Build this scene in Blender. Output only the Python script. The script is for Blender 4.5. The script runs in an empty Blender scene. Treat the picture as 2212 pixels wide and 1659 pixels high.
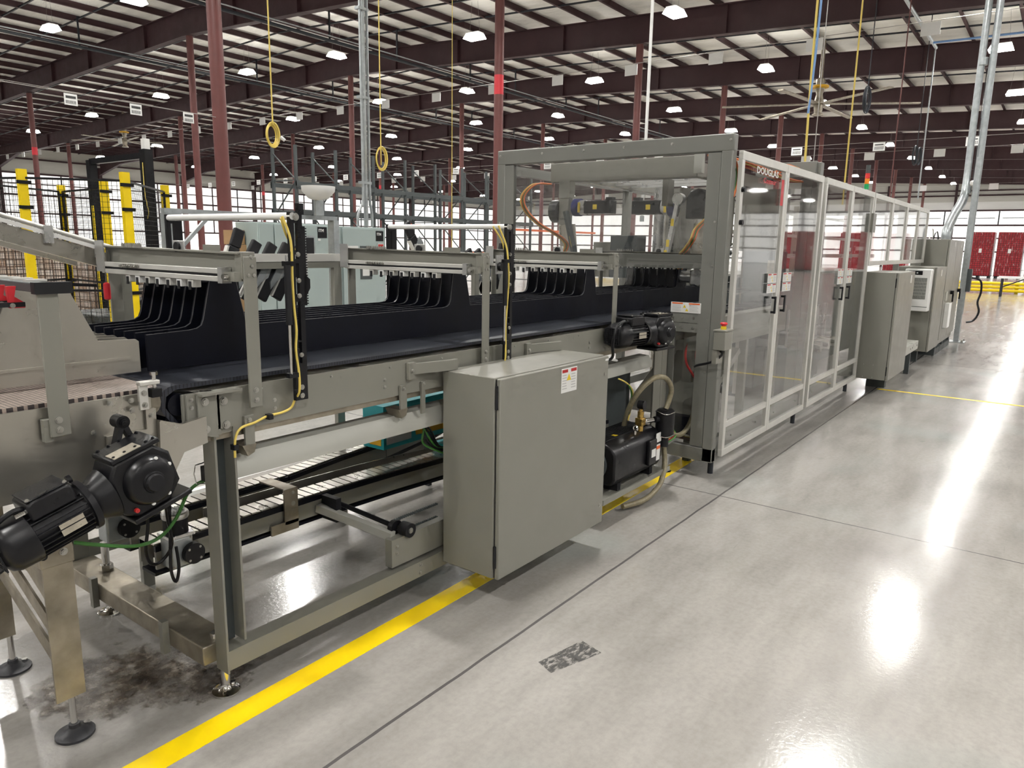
import bpy, bmesh, math, random
from mathutils import Vector, Matrix, Euler
random.seed(7)
sc = bpy.context.scene
COL = sc.collection
W = {}
# ------------------------------------------------------------------ materials
def nt(name):
    m = bpy.data.materials.new(name); m.use_nodes = True
    t = m.node_tree; b = t.nodes['Principled BSDF']
    return m, t, b
def N(t, typ, **kw):
    n = t.nodes.new(typ)
    for k, v in kw.items():
        setattr(n, k, v)
    return n
def coords(t, scale=(1, 1, 1), kind='Object'):
    tc = N(t, 'ShaderNodeTexCoord'); mp = N(t, 'ShaderNodeMapping')
    mp.inputs['Scale'].default_value = scale
    t.links.new(tc.outputs[kind], mp.inputs[0]); return mp.outputs[0]
def geo(t, scale=(1, 1, 1)):
    g = N(t, 'ShaderNodeNewGeometry'); mp = N(t, 'ShaderNodeMapping')
    mp.inputs['Scale'].default_value = scale
    t.links.new(g.outputs['Position'], mp.inputs[0]); return mp.outputs[0]
def noise(t, vec, scale, detail=4, rough=.55):
    n = N(t, 'ShaderNodeTexNoise'); n.inputs['Scale'].default_value = scale
    n.inputs['Detail'].default_value = detail; n.inputs['Roughness'].default_value = rough
    t.links.new(vec, n.inputs['Vector']); return n.outputs['Fac']
def ramp(t, fac, stops):
    r = N(t, 'ShaderNodeValToRGB'); e = r.color_ramp.elements
    while len(e) < len(stops): e.new(.5)
    for i, (p, c) in enumerate(stops):
        e[i].position = p; e[i].color = (*c, 1) if len(c) == 3 else c
    t.links.new(fac, r.inputs[0]); return r.outputs[0]
def mixc(t, fac, a, b, mode='MIX'):
    m = N(t, 'ShaderNodeMix', data_type='RGBA', blend_type=mode)
    for s, v in ((0, fac), (6, a), (7, b)):
        if hasattr(v, 'links') or hasattr(v, 'is_output'): t.links.new(v, m.inputs[s])
        elif s == 0: m.inputs[0].default_value = v
        else: m.inputs[s].default_value = (*v, 1)
    return m.outputs[2]
def math_(t, op, a, b=None, clamp=False):
    m = N(t, 'ShaderNodeMath', operation=op); m.use_clamp = clamp
    for i, v in enumerate((a, b)):
        if v is None: continue
        if hasattr(v, 'is_output'): t.links.new(v, m.inputs[i])
        else: m.inputs[i].default_value = v
    return m.outputs[0]
def bump(t, b, h, strength=.2, dist=.01):
    n = N(t, 'ShaderNodeBump'); n.inputs['Strength'].default_value = strength
    n.inputs['Distance'].default_value = dist
    t.links.new(h, n.inputs['Height']); t.links.new(n.outputs[0], b.inputs['Normal'])
def simple(name, col, rough=.5, metal=0., var=.12, scale=6., emit=None, es=0., stretch=(1, 1, 1), rv=.08, bmp=0., spec=.5):
    m, t, b = nt(name)
    v = geo(t, stretch); f = noise(t, v, scale)
    lo = tuple(c*(1-var) for c in col); hi = tuple(min(1, c*(1+var)) for c in col)
    t.links.new(ramp(t, f, [(.3, lo), (.7, hi)]), b.inputs['Base Color'])
    r = ramp(t, noise(t, v, scale*2.3), [(.3, (max(.02, rough-rv),)*3), (.7, (min(1, rough+rv),)*3)])
    t.links.new(r, b.inputs['Roughness'])
    b.inputs['Metallic'].default_value = metal; b.inputs['Specular IOR Level'].default_value = spec
    if bmp: bump(t, b, noise(t, v, scale*12), bmp, .002)
    if emit:
        b.inputs['Emission Color'].default_value = (*emit, 1); b.inputs['Emission Strength'].default_value = es
    return m
M = {}
M['paint'] = simple('machine_grey_paint', (.222, .217, .188), .36, 0, .03, 3, rv=.04, bmp=.03)
M['paint2'] = simple('machine_grey_paint_dark', (.155, .155, .145), .4, 0, .05, 3, rv=.04)
M['paintdk'] = simple('enclosure_grey_paint', (.185, .185, .168), .36, 0, .04, 3, rv=.04)
M['palepaint'] = simple('pale_grey_paint', (.42, .42, .38), .35, 0, .04, 3)
M['mcc'] = simple('blue_grey_cabinet_paint', (.36, .43, .42), .4, 0, .03, 2)
M['navy'] = simple('black_guide_plastic', (.0035, .0042, .009), .42, 0, .2, 5, rv=.05, spec=.22)
M['navylit'] = simple('black_guide_plastic_lit_edge', (.10, .10, .105), .3, 0, .2, 5)
M['black'] = simple('black_paint', (.007, .007, .0085), .34, 0, .3, 8, bmp=.08, spec=.33)
M['blackmatt'] = simple('black_matt_plastic', (.011, .011, .013), .55, 0, .2, 8, spec=.3)
M['steel'] = simple('brushed_stainless', (.47, .45, .40), .31, .85, .05, 5, rv=.05)
M['wornsteel'] = simple('stained_stainless', (.33, .295, .235), .42, .7, .3, 9, rv=.12, bmp=.08)
M['alu'] = simple('aluminium', (.60, .60, .59), .3, .75, .03, 4, stretch=(1, 1, 1))
M['alubright'] = simple('satin_aluminium_profile', (.68, .67, .63), .38, .45, .05, 6)
M['chrome'] = simple('chrome', (.72, .71, .69), .12, 1., .02, 5, rv=.02)
M['white'] = simple('white_plastic', (.78, .78, .76), .4, 0, .03, 5)
M['whitep'] = simple('white_panel', (.88, .88, .86), .5, 0, .02, 5)
M['red'] = simple('red_plastic', (.55, .02, .03), .4, 0, .1, 6)
M['redband'] = simple('red_tape', (.62, .03, .045), .5, 0, .05, 6)
M['orange'] = simple('orange_cable_jacket', (.65, .16, .04), .45, 0, .1, 6)
M['green'] = simple('green_cable_jacket', (.045, .17, .03), .45, 0, .2, 6)
M['yellow'] = simple('yellow_paint', (.86, .62, .0), .42, 0, .08, 6)
M['ycable'] = simple('yellow_cable_jacket', (.72, .55, .12), .45, 0, .08, 6)
M['blue'] = simple('blue_air_hose', (.18, .33, .62), .45, 0, .08, 6)
M['bluedark'] = simple('blue_coupling', (.01, .015, .11), .35, 0, .2, 6)
M['brass'] = simple('brass', (.55, .36, .10), .3, .9, .1, 9)
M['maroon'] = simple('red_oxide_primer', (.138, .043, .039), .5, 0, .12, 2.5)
M['maroonshade'] = simple('shaded_red_oxide_primer', (.046, .018, .021), .6, 0, .12, 1.2)  # column primer darkened in colour for shade under the roof
M['darkpipe'] = simple('black_steel_pipe', (.015, .018, .024), .5, 0, .1, 3)
M['galv'] = simple('galvanised_steel', (.40, .43, .44), .38, .6, .15, 14)
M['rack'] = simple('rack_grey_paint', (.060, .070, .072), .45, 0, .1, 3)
M['cable'] = simple('thin_wire', (.35, .33, .31), .45, .5, .05, 5)
M['cardboard'] = simple('cardboard', (.42, .26, .13), .8, 0, .1, 6)
M['rubber'] = simple('dark_rubber_foot', (.03, .03, .034), .5, 0, .2, 20, bmp=.1)
M['hose'] = simple('braided_hose', (.22, .19, .12), .35, .1, .2, 60, rv=.1)
M['plate'] = simple('nameplate', (.46, .42, .34), .35, .5, .15, 60)
M['label'] = simple('white_label', (.72, .72, .70), .45, 0, .02, 5)
M['lblred'] = simple('label_red', (.45, .02, .02), .45)
M['lblorange'] = simple('label_orange', (.75, .13, .02), .45)
M['lblyel'] = simple('label_yellow', (.75, .55, .02), .45)
M['lblink'] = simple('label_ink', (.05, .05, .05), .5)
M['lblgrey'] = simple('label_small_print', (.42, .42, .42), .5)
M['teal'] = simple('teal_carton_print', (.02, .36, .40), .5, 0, .08, 6)
M['cartonyel'] = simple('yellow_carton_print', (.85, .48, .02), .5)
M['bin'] = simple('dark_opening', (.01, .01, .01), .7)
M['drip'] = simple('clear_panel_edge', (.8, .8, .8), .2)
M['boltsteel'] = simple('bolt_steel', (.46, .45, .42), .3, .85, .03, 10, rv=.03)
M['wallglow'] = simple('glowing_white_wall_panel', (.85, .85, .83), .5, 0, .03, 1, emit=(1, .99, .96), es=.75)  # emission added to brighten the side and far walls
M['lens'] = simple('lamp_lens', (.9, .9, .9), .4, emit=(1, .98, .94), es=52.)
M['glowred'] = simple('red_signal_lens', (.6, .03, .03), .3); M['glowamber'] = simple('amber_signal_lens', (.85, .25, .02), .3); M['glowgreen'] = simple('green_signal_lens', (.02, .38, .12), .3)

def m_clear():
    m, t, b = nt('clear_polycarbonate')
    out = t.nodes['Material Output']; t.nodes.remove(b)
    tr = N(t, 'ShaderNodeBsdfTransparent'); tr.inputs[0].default_value = (.965, .967, .965, 1)
    gl = N(t, 'ShaderNodeBsdfGlossy'); gl.inputs['Roughness'].default_value = .035; gl.inputs[0].default_value = (1, 1, 1, 1)
    fr = N(t, 'ShaderNodeFresnel'); gb = N(t, 'ShaderNodeNewGeometry')
    t.links.new(math_(t, 'ADD', 1.5, math_(t, 'MULTIPLY', gb.outputs['Backfacing'], 1/1.5-1.5)), fr.inputs[0])
    f = math_(t, 'ADD', fr.outputs[0], .02, True)
    n = N(t, 'ShaderNodeBump'); n.inputs['Strength'].default_value = .12; n.inputs['Distance'].default_value = .02
    t.links.new(noise(t, geo(t, (1, 1, .35)), 1.6, 1), n.inputs['Height'])
    t.links.new(n.outputs[0], gl.inputs['Normal'])
    mx = N(t, 'ShaderNodeMixShader'); t.links.new(f, mx.inputs[0]); t.links.new(tr.outputs[0], mx.inputs[1]); t.links.new(gl.outputs[0], mx.inputs[2])
    t.links.new(mx.outputs[0], out.inputs[0]); return m
M['clear'] = m_clear()

def m_floor():
    m, t, b = nt('polished_concrete')
    v = geo(t)
    n1 = noise(t, v, .55, 5, .6); n2 = noise(t, geo(t, (.6, 2.2, 1)), 2.2, 6, .65); n3 = noise(t, v, 38, 3, .6)
    c = ramp(t, n1, [(.25, (.30, .285, .26)), (.5, (.385, .365, .34)), (.75, (.44, .42, .39))])
    c2 = ramp(t, n2, [(.25, (.74, .73, .73)), (.6, (1, 1, 1)), (.8, (1.0, .99, .97))])
    c = mixc(t, 1., c, c2, 'MULTIPLY')
    c3 = ramp(t, n3, [(.3, (.86, .86, .86)), (.6, (1, 1, 1))])
    c = mixc(t, .8, c, c3, 'MULTIPLY')
    # greenish slab patches
    g = ramp(t, noise(t, geo(t, (.8, .8, 1)), .9, 2), [(.55, (0, 0, 0)), (.66, (1, 1, 1))])
    c = mixc(t, math_(t, 'MULTIPLY', g, .35), c, (.33, .37, .35))
    # dark spots and scuffs
    vo = N(t, 'ShaderNodeTexVoronoi'); vo.inputs['Scale'].default_value = 1.7
    t.links.new(geo(t, (1, 1.5, 1)), vo.inputs['Vector'])
    sp = ramp(t, math_(t, 'ADD', vo.outputs['Distance'], math_(t, 'MULTIPLY', noise(t, v, 16), .10)), [(.085, (1, 1, 1)), (.13, (0, 0, 0))])
    c = mixc(t, math_(t, 'MULTIPLY', sp, .42), c, (.19, .185, .18))
    # scratches
    wv = noise(t, geo(t, (1.2, 26, 1)), 1.5, 3, .7)
    sc_ = ramp(t, wv, [(.70, (0, 0, 0)), (.74, (1, 1, 1))])
    c = mixc(t, math_(t, 'MULTIPLY', sc_, .30), c, (.14, .135, .13))
    wv2 = noise(t, geo(t, (30, 1.6, 1)), 1.3, 3, .7)
    c = mixc(t, math_(t, 'MULTIPLY', ramp(t, wv2, [(.71, (0, 0, 0)), (.74, (1, 1, 1))]), .22), c, (.55, .54, .50))
    # saw-cut joints: two in x, one family in y
    sx = N(t, 'ShaderNodeSeparateXYZ'); t.links.new(v, sx.inputs[0])
    wob = math_(t, 'MULTIPLY', math_(t, 'SUBTRACT', noise(t, v, 3), .5), .012)
    def line(axis, pos, w):
        d = math_(t, 'ABSOLUTE', math_(t, 'ADD', math_(t, 'SUBTRACT', sx.outputs[axis], pos), wob))
        return math_(t, 'LESS_THAN', d, w)
    def lines(axis, pos, per, w):
        q = math_(t, 'ADD', math_(t, 'SUBTRACT', sx.outputs[axis], pos), wob)
        d = math_(t, 'ABSOLUTE', math_(t, 'SUBTRACT', math_(t, 'PINGPONG', q, per/2), 0))
        return math_(t, 'LESS_THAN', d, w)
    j = math_(t, 'MAXIMUM', lines(1, 1.622, 7.1, .0065), lines(0, 4.45, 7.5, .005))
    c = mixc(t, math_(t, 'MULTIPLY', j, .85), c, (.055, .05, .055))
    # soot along the joint beside the machine
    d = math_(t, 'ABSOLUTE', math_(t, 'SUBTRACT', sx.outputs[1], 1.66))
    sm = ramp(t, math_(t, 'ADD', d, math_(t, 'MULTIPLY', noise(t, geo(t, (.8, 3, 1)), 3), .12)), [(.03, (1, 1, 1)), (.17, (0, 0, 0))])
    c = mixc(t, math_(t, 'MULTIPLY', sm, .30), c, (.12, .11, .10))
    t.links.new(c, b.inputs['Base Color'])
    r = ramp(t, noise(t, geo(t, (.5, 2.5, 1)), 2.0, 4), [(.3, (.10,)*3), (.7, (.19,)*3)])
    r = mixc(t, math_(t, 'MULTIPLY', c3, 1), (.42, .42, .42), r)
    t.links.new(r, b.inputs['Roughness'])
    b.inputs['Specular IOR Level'].default_value = .42
    h = math_(t, 'ADD', noise(t, v, 60, 2), math_(t, 'MULTIPLY', j, -3))
    bump(t, b, h, .10, .004)
    return m
M['floor'] = m_floor()
def m_stain():
    m, t, b = nt('dried_spill')
    out = t.nodes['Material Output']
    v = geo(t)
    n = noise(t, v, 9, 6, .7)
    c = ramp(t, n, [(.34, (.035, .024, .018)), (.48, (.13, .10, .07)), (.56, (.34, .30, .25)), (.7, (.52, .50, .45))])
    t.links.new(c, b.inputs['Base Color']); b.inputs['Roughness'].default_value = .4
    tr = N(t, 'ShaderNodeBsdfTransparent')
    tc = coords(t); sp = N(t, 'ShaderNodeVectorMath', operation='LENGTH'); t.links.new(tc, sp.inputs[0])
    fall = math_(t, 'ADD', sp.outputs['Value'], math_(t, 'MULTIPLY', math_(t, 'SUBTRACT', noise(t, v, 5, 5, .7), .5), .42))
    a = ramp(t, fall, [(.16, (.9,)*3), (.24, (.0,)*3)])
    a2 = ramp(t, noise(t, v, 14, 5, .7), [(.38, (0.25,)*3), (.6, (1,)*3)])
    mx = N(t, 'ShaderNodeMixShader'); t.links.new(math_(t, 'MULTIPLY', a, a2), mx.inputs[0]); t.links.new(tr.outputs[0], mx.inputs[1]); t.links.new(b.outputs[0], mx.inputs[2])
    t.links.new(mx.outputs[0], out.inputs[0]); return m
M['stain'] = m_stain()
def m_line():
    m, t, b = nt('yellow_floor_paint')
    v = geo(t); n = noise(t, v, 14, 5, .7)
    c = ramp(t, noise(t, v, 3, 3), [(.3, (.93, .62, .0)), (.7, (1.0, .74, .0))])
    w = ramp(t, n, [(.24, (1, 1, 1)), (.30, (0, 0, 0))])
    c = mixc(t, math_(t, 'MULTIPLY', w, .5), c, (.25, .16, .04))
    t.links.new(c, b.inputs['Base Color']); b.inputs['Roughness'].default_value = .36; return m
M['line'] = m_line()
def m_belt(name, c1, c2, s):
    m, t, b = nt(name)
    br = N(t, 'ShaderNodeTexBrick'); br.inputs['Scale'].default_value = 1.
    br.inputs['Brick Width'].default_value = .012; br.inputs['Row Height'].default_value = .0125; br.inputs['Mortar Size'].default_value = .0016
    br.inputs['Color1'].default_value = (*c1, 1); br.inputs['Color2'].default_value = (*[x*.75 for x in c1], 1); br.inputs['Mortar'].default_value = (*c2, 1)
    sw = N(t, 'ShaderNodeNewGeometry'); mp = N(t, 'ShaderNodeMapping'); mp.inputs['Rotation'].default_value = (0, 0, math.radians(90))
    t.links.new(sw.outputs['Position'], mp.inputs[0]); t.links.new(mp.outputs[0], br.inputs['Vector'])
    t.links.new(br.outputs['Color'], b.inputs['Base Color']); b.inputs['Roughness'].default_value = .38
    bump(t, b, math_(t, 'SUBTRACT', 1, br.outputs['Fac']), .6, .003); return m
M['belt'] = m_belt('dark_modular_belt', (.034, .038, .052), (.005, .006, .009), 1)
M['beltlight'] = m_belt('pale_modular_belt', (.42, .34, .29), (.06, .05, .05), 1)
def m_roof():
    m, t, b = nt('roof_insulation_facing')
    v = geo(t, (1.2, .5, 1)); n = noise(t, v, 2.0, 4, .6)
    t.links.new(ramp(t, n, [(.3, (.76, .74, .68)), (.7, (.88, .86, .80))]), b.inputs['Base Color'])
    b.inputs['Roughness'].default_value = .6
    bump(t, b, n, .6, .15); return m
M['roof'] = m_roof()
def m_wall():
    m, t, b = nt('white_insulated_wall')
    sx = N(t, 'ShaderNodeSeparateXYZ'); t.links.new(geo(t), sx.inputs[0])
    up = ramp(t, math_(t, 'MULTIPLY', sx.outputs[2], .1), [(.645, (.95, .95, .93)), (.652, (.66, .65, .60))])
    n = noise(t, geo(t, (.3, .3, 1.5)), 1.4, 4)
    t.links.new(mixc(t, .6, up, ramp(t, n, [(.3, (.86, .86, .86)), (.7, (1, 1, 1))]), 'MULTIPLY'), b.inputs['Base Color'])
    b.inputs['Roughness'].default_value = .5
    bump(t, b, n, .4, .08); return m
M['wall'] = m_wall()
def m_cans(name, a, bcol, mort, bw, rh):
    m, t, b = nt(name)
    tc = geo(t); rot = N(t, 'ShaderNodeVectorMath', operation='DOT_PRODUCT')
    rot.inputs[1].default_value = (.8, 1, 0); t.links.new(tc, rot.inputs[0])
    sx = N(t, 'ShaderNodeSeparateXYZ'); t.links.new(tc, sx.inputs[0])
    cb = N(t, 'ShaderNodeCombineXYZ'); t.links.new(rot.outputs['Value'], cb.inputs[0]); t.links.new(sx.outputs[2], cb.inputs[1])
    br = N(t, 'ShaderNodeTexBrick'); br.offset = 0; br.inputs['Scale'].default_value = 1
    br.inputs['Brick Width'].default_value = bw; br.inputs['Row Height'].default_value = rh; br.inputs['Mortar Size'].default_value = .012
    br.inputs['Color1'].default_value = (*a, 1); br.inputs['Color2'].default_value = (*bcol, 1); br.inputs['Mortar'].default_value = (*mort, 1)
    t.links.new(cb.outputs[0], br.inputs['Vector'])
    w = ramp(t, noise(t, geo(t, (6, 6, 1)), 3, 3), [(.60, (0, 0, 0)), (.68, (1, 1, 1))])  # pale upright streaks, glints painted into the wrap colour
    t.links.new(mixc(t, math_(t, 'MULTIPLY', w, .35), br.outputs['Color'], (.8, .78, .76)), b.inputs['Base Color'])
    b.inputs['Roughness'].default_value = .32; return m
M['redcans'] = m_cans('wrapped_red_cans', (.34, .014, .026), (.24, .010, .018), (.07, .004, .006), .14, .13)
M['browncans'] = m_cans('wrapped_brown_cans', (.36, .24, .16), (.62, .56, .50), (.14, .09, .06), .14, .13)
# ------------------------------------------------------------------ mesh builder
class MB:
    def __init__(s): s.v = []; s.f = []; s.sm = []
    def add(s, vs, fs, smooth=False):
        o = len(s.v); s.v += [tuple(p) for p in vs]
        for f in fs: s.f.append([i+o for i in f]); s.sm.append(smooth)
        return s
    def box(s, x0, x1, y0, y1, z0, z1):
        x0, x1 = sorted((x0, x1)); y0, y1 = sorted((y0, y1)); z0, z1 = sorted((z0, z1))
        return s.add([(x0, y0, z0), (x1, y0, z0), (x1, y1, z0), (x0, y1, z0), (x0, y0, z1), (x1, y0, z1), (x1, y1, z1), (x0, y1, z1)],
              [(0, 3, 2, 1), (4, 5, 6, 7), (0, 1, 5, 4), (1, 2, 6, 5), (2, 3, 7, 6), (3, 0, 4, 7)])
    def bar(s, p, q, w, h=None, up=(0, 0, 1)):
        h = h or w; p = Vector(p); q = Vector(q); d = (q-p).normalized(); u = Vector(up)
        if abs(d.dot(u)) > .97: u = Vector((1, 0, 0))
        r = d.cross(u).normalized(); u = r.cross(d).normalized(); vs = []
        for e in (p, q):
            for a, b in ((-1, -1), (1, -1), (1, 1), (-1, 1)): vs.append(e + r*(a*w/2) + u*(b*h/2))
        return s.add(vs, [(0, 1, 2, 3), (7, 6, 5, 4), (0, 4, 5, 1), (1, 5, 6, 2), (2, 6, 7, 3), (3, 7, 4, 0)])
    def cyl(s, p, q, r, n=16, r2=None, caps=True):
        r2 = r if r2 is None else r2
        p = Vector(p); q = Vector(q); d = (q-p).normalized(); u = Vector((0, 0, 1)) if abs(d.z) < .9 else Vector((1, 0, 0))
        a = d.cross(u).normalized(); b = d.cross(a); vs = []
        for e, rr in ((p, r), (q, r2)):
            for i in range(n):
                t = 2*math.pi*i/n; vs.append(e + a*(math.cos(t)*rr) + b*(math.sin(t)*rr))
        s.add(vs, [(i, n+i, n+(i+1) % n, (i+1) % n) for i in range(n)], n > 6)
        if caps:
            s.add(vs[:n], [tuple(range(n))]); s.add(vs[n:], [tuple(reversed(range(n)))])
        return s
    def tube(s, pts, r, n=8, smooth=True, sub=5):
        P = [Vector(p) for p in pts]
        if smooth and len(P) > 2:
            o = []
            for i in range(len(P)-1):
                a = P[max(0, i-1)]; b = P[i]; c = P[i+1]; d = P[min(len(P)-1, i+2)]
                for k in range(sub):
                    t = k/sub; o.append(.5*((2*b)+(-a+c)*t+(2*a-5*b+4*c-d)*t*t+(-a+3*b-3*c+d)*t**3))
            o.append(P[-1]); P = o
        vs = []; up = None
        for i, p in enumerate(P):
            d = (P[min(i+1, len(P)-1)]-P[max(i-1, 0)]).normalized()
            if up is None:
                u = Vector((0, 0, 1)) if abs(d.z) < .9 else Vector((1, 0, 0)); a = d.cross(u).normalized()
            else: a = (up - d*up.dot(d)).normalized()
            up = a; b = d.cross(a)
            for k in range(n):
                t = 2*math.pi*k/n; vs.append(p + a*(math.cos(t)*r)+b*(math.sin(t)*r))
        m = len(P); fs = []
        for i in range(m-1):
            for k in range(n): fs.append((i*n+k, i*n+(k+1) % n, (i+1)*n+(k+1) % n, (i+1)*n+k))
        s.add(vs, fs, True); s.add(vs[:n], [tuple(reversed(range(n)))]); s.add(vs[-n:], [tuple(range(n))]); return s
    def prism(s, prof, axis, a, b):
        """2D profile extruded along axis; x: prof=(y,z), y: prof=(x,z), z: prof=(x,y)"""
        def P(p, t): return (t, p[0], p[1]) if axis == 'x' else ((p[0], t, p[1]) if axis == 'y' else (p[0], p[1], t))
        n = len(prof); vs = [P(p, a) for p in prof]+[P(p, b) for p in prof]
        return s.add(vs, [tuple(range(n)), tuple(reversed(range(n, 2*n)))]+[(i, n+i, n+(i+1) % n, (i+1) % n) for i in range(n)])
    def lathe(s, prof, c, axis='z', n=24):
        vs = []
        for r, h in prof:
            for i in range(n):
                t = 2*math.pi*i/n; x, y = math.cos(t)*r, math.sin(t)*r
                o = (x, y, h) if axis == 'z' else ((x, h, y) if axis == 'y' else (h, x, y))
                vs.append((c[0]+o[0], c[1]+o[1], c[2]+o[2]))
        m = len(prof)
        return s.add(vs, [(k*n+i, k*n+(i+1) % n, (k+1)*n+(i+1) % n, (k+1)*n+i) for k in range(m-1) for i in range(n)], True)
    def sphere(s, c, r, n=10):
        return s.lathe([(max(1e-4, r*math.sin(math.pi*k/n)), -r*math.cos(math.pi*k/n)) for k in range(n+1)], c, 'z', 14)
    def build(s, name, mat, parent=None, label=None, bevel=0, seg=2, hollow=False, **kw):
        me = bpy.data.meshes.new(name)
        xs = [p[0] for p in s.v]; ys = [p[1] for p in s.v]; zs = [p[2] for p in s.v]
        c = Vector(((min(xs)+max(xs))/2, (min(ys)+max(ys))/2, (min(zs)+max(zs))/2))
        me.from_pydata([(p[0]-c.x, p[1]-c.y, p[2]-c.z) for p in s.v], [], s.f)
        for p, k in zip(me.polygons, s.sm): p.use_smooth = k
        bm = bmesh.new(); bm.from_mesh(me); bmesh.ops.recalc_face_normals(bm, faces=bm.faces); bm.to_mesh(me); bm.free(); me.set_sharp_from_angle(angle=math.radians(38))
        me.materials.append(M[mat] if isinstance(mat, str) else mat)
        o = bpy.data.objects.new(name, me); COL.objects.link(o); o.location = c; W[o.name] = c
        if parent is not None: adopt(o, parent)
        if bevel:
            b = o.modifiers.new('bevel', 'BEVEL'); b.width = bevel; b.segments = seg; b.limit_method = 'ANGLE'; b.angle_limit = math.radians(50)
        if label: o['label'] = label
        for k, v in kw.items(): o[k] = v
        return o
def adopt(o, parent):
    o.parent = parent; o.matrix_parent_inverse = Matrix.Translation(-W[parent.name])
def thing(name, label, cat, loc=(0, 0, 0), group=None):
    o = bpy.data.objects.new(name, None); COL.objects.link(o); o.location = loc; W[o.name] = Vector(loc)
    o.empty_display_size = .1; o['label'] = label; o['category'] = cat
    if group: o['group'] = group
    return o
def solo(mb, name, mat, label, cat, group=None, bevel=0):
    o = mb.build(name, mat, bevel=bevel); o['label'] = label; o['category'] = cat
    if group: o['group'] = group
    return o
def struct(mb, name, mat):
    o = mb.build(name, mat); o['kind'] = 'structure'; return o
def copy_tree(o, parent=None):
    c = o.copy(); COL.objects.link(c); W[c.name] = W[o.name].copy()
    if parent is not None: c.parent = parent; c.matrix_parent_inverse = o.matrix_parent_inverse.copy()
    for ch in list(o.children): copy_tree(ch, c)
    return c
def dup(o, loc=None, label=None, rot=None, delta=None):
    c = copy_tree(o)
    if delta: c.location = Vector(o.location)+Vector(delta)
    if loc: c.location = loc
    if rot: c.rotation_euler = rot
    if label: c['label'] = label
    return c
_bm = {}
def bolt(parent, p, d=(0, -1, 0), r=.009, h=.006, mat='boltsteel', name='bolt'):
    r *= .84
    key = (round(r, 4), round(h, 4), mat)
    if key not in _bm:
        mb = MB(); mb.cyl((0, 0, 0), (0, 0, h*.35), r*1.28, 14); mb.cyl((0, 0, h*.35), (0, 0, h), r, 6); mb.cyl((0, 0, h), (0, 0, h*1.25), r*.55, 8)
        me = bpy.data.meshes.new('bolt'); me.from_pydata(mb.v, [], mb.f); me.materials.append(M[mat]); _bm[key] = me
    o = bpy.data.objects.new(name, _bm[key]); COL.objects.link(o)
    o.location = p; o.rotation_euler = Vector((0, 0, 1)).rotation_difference(Vector(d)).to_euler(); W[o.name] = Vector(p)
    adopt(o, parent); return o
def text(s, name, mat, parent, size, org, xdir, ydir, ext=.0005, label=None, align='LEFT', bold=0, xs=1.):
    cu = bpy.data.curves.new(name, 'FONT'); cu.body = s; cu.size = size; cu.extrude = ext; cu.align_x = align; cu.offset = bold; cu.resolution_u = 2
    tmp = bpy.data.objects.new('tmp', cu); COL.objects.link(tmp)
    dg = bpy.context.evaluated_depsgraph_get(); me = bpy.data.meshes.new_from_object(tmp.evaluated_get(dg))
    bpy.data.objects.remove(tmp)
    x = Vector(xdir).normalized(); y = Vector(ydir).normalized(); z = x.cross(y)
    mt = Matrix((x, y, z)).transposed().to_4x4(); mt.translation = Vector(org)
    me.transform(Matrix.Diagonal((xs, 1, 1, 1))); me.transform(mt)
    c = Vector(org); me.transform(Matrix.Translation(-c))
    me.materials.clear(); me.materials.append(M[mat])
    o = bpy.data.objects.new(name, me); COL.objects.link(o); o.location = c; W[o.name] = c; adopt(o, parent)
    if label: o['label'] = label
    return o
def warn(parent, o, xd, yd, w, h, hd='lblred', nrm=None):
    """warning label: white plate, two coloured headers, triangle, small print"""
    o = Vector(o); x = Vector(xd); y = Vector(yd); n = Vector(nrm)
    def quad(mb, a, b, c, d, k):
        vs = [o+x*a+y*b+n*k, o+x*c+y*b+n*k, o+x*c+y*d+n*k, o+x*a+y*d+n*k]; mb.add(vs, [(0, 1, 2, 3)])
    p = MB(); p.bar(o+x*w/2+y*0+n*.0005, o+x*w/2+y*h+n*.0005, w, .001, up=nrm); lab = p.build('warning_label', 'label', parent)
    q = MB(); quad(q, .04*w, .82*h, .40*w, .95*h, .0016); quad(q, .60*w, .82*h, .96*w, .95*h, .0016); q.build('label_header', hd, lab)
    q = MB()
    for (cx, cy) in ((.47*w, .62*h),) if w < h*1.6 else ((.46*w, .62*h), (.54*w, .28*h)):
        s = min(w, h)*.17; q.add([o+x*(cx-s)+y*(cy-s*.8)+n*.0016, o+x*(cx+s)+y*(cy-s*.8)+n*.0016, o+x*cx+y*(cy+s*.9)+n*.0016], [(0, 1, 2)])
    q.build('warning_triangle', 'lblyel', lab)
    q = MB()
    for k in range(6):
        for a in (.05, .62): quad(q, a*w, (.70-.11*k)*h, (a+.26+.06*((k*7) % 3)/3)*w, (.735-.11*k)*h, .0016)
    q.build('small_print', 'lblgrey', lab); return lab
PI = math.pi
# ================================================================== BUILDING
CAMH = 1.58
def zb(y):   # underside of the rafters
    return 8.80-.046*(26.35-y) if y < 26.35 else 8.80-.035*(y-26.35)
RD = .88     # rafter depth
FR = [.5+7.5*k for k in range(12)]
ROW = [12.15, 26.35, 40.55, 54.75]
YW, XW, YR = 67.4, 86.2, -34.
struct(MB().box(-22, XW, YR, YW, -.1, 0), 'floor', 'floor')
ce = MB()
for (a, b) in ((YR, 26.35), (26.35, YW+.1)):
    za, z2 = zb(a)+RD+.23, zb(b)+RD+.23
    ce.add([(-22, a, za), (XW, a, za), (XW, b, z2), (-22, b, z2), (-22, a, za+.08), (XW, a, za+.08), (XW, b, z2+.08), (-22, b, z2+.08)],
           [(0, 1, 2, 3), (4, 7, 6, 5), (0, 4, 5, 1), (3, 2, 6, 7), (0, 3, 7, 4), (1, 5, 6, 2)])
ceiling = struct(ce, 'ceiling', 'roof')
k = 0; y = 26.35-1.52*39
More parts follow.
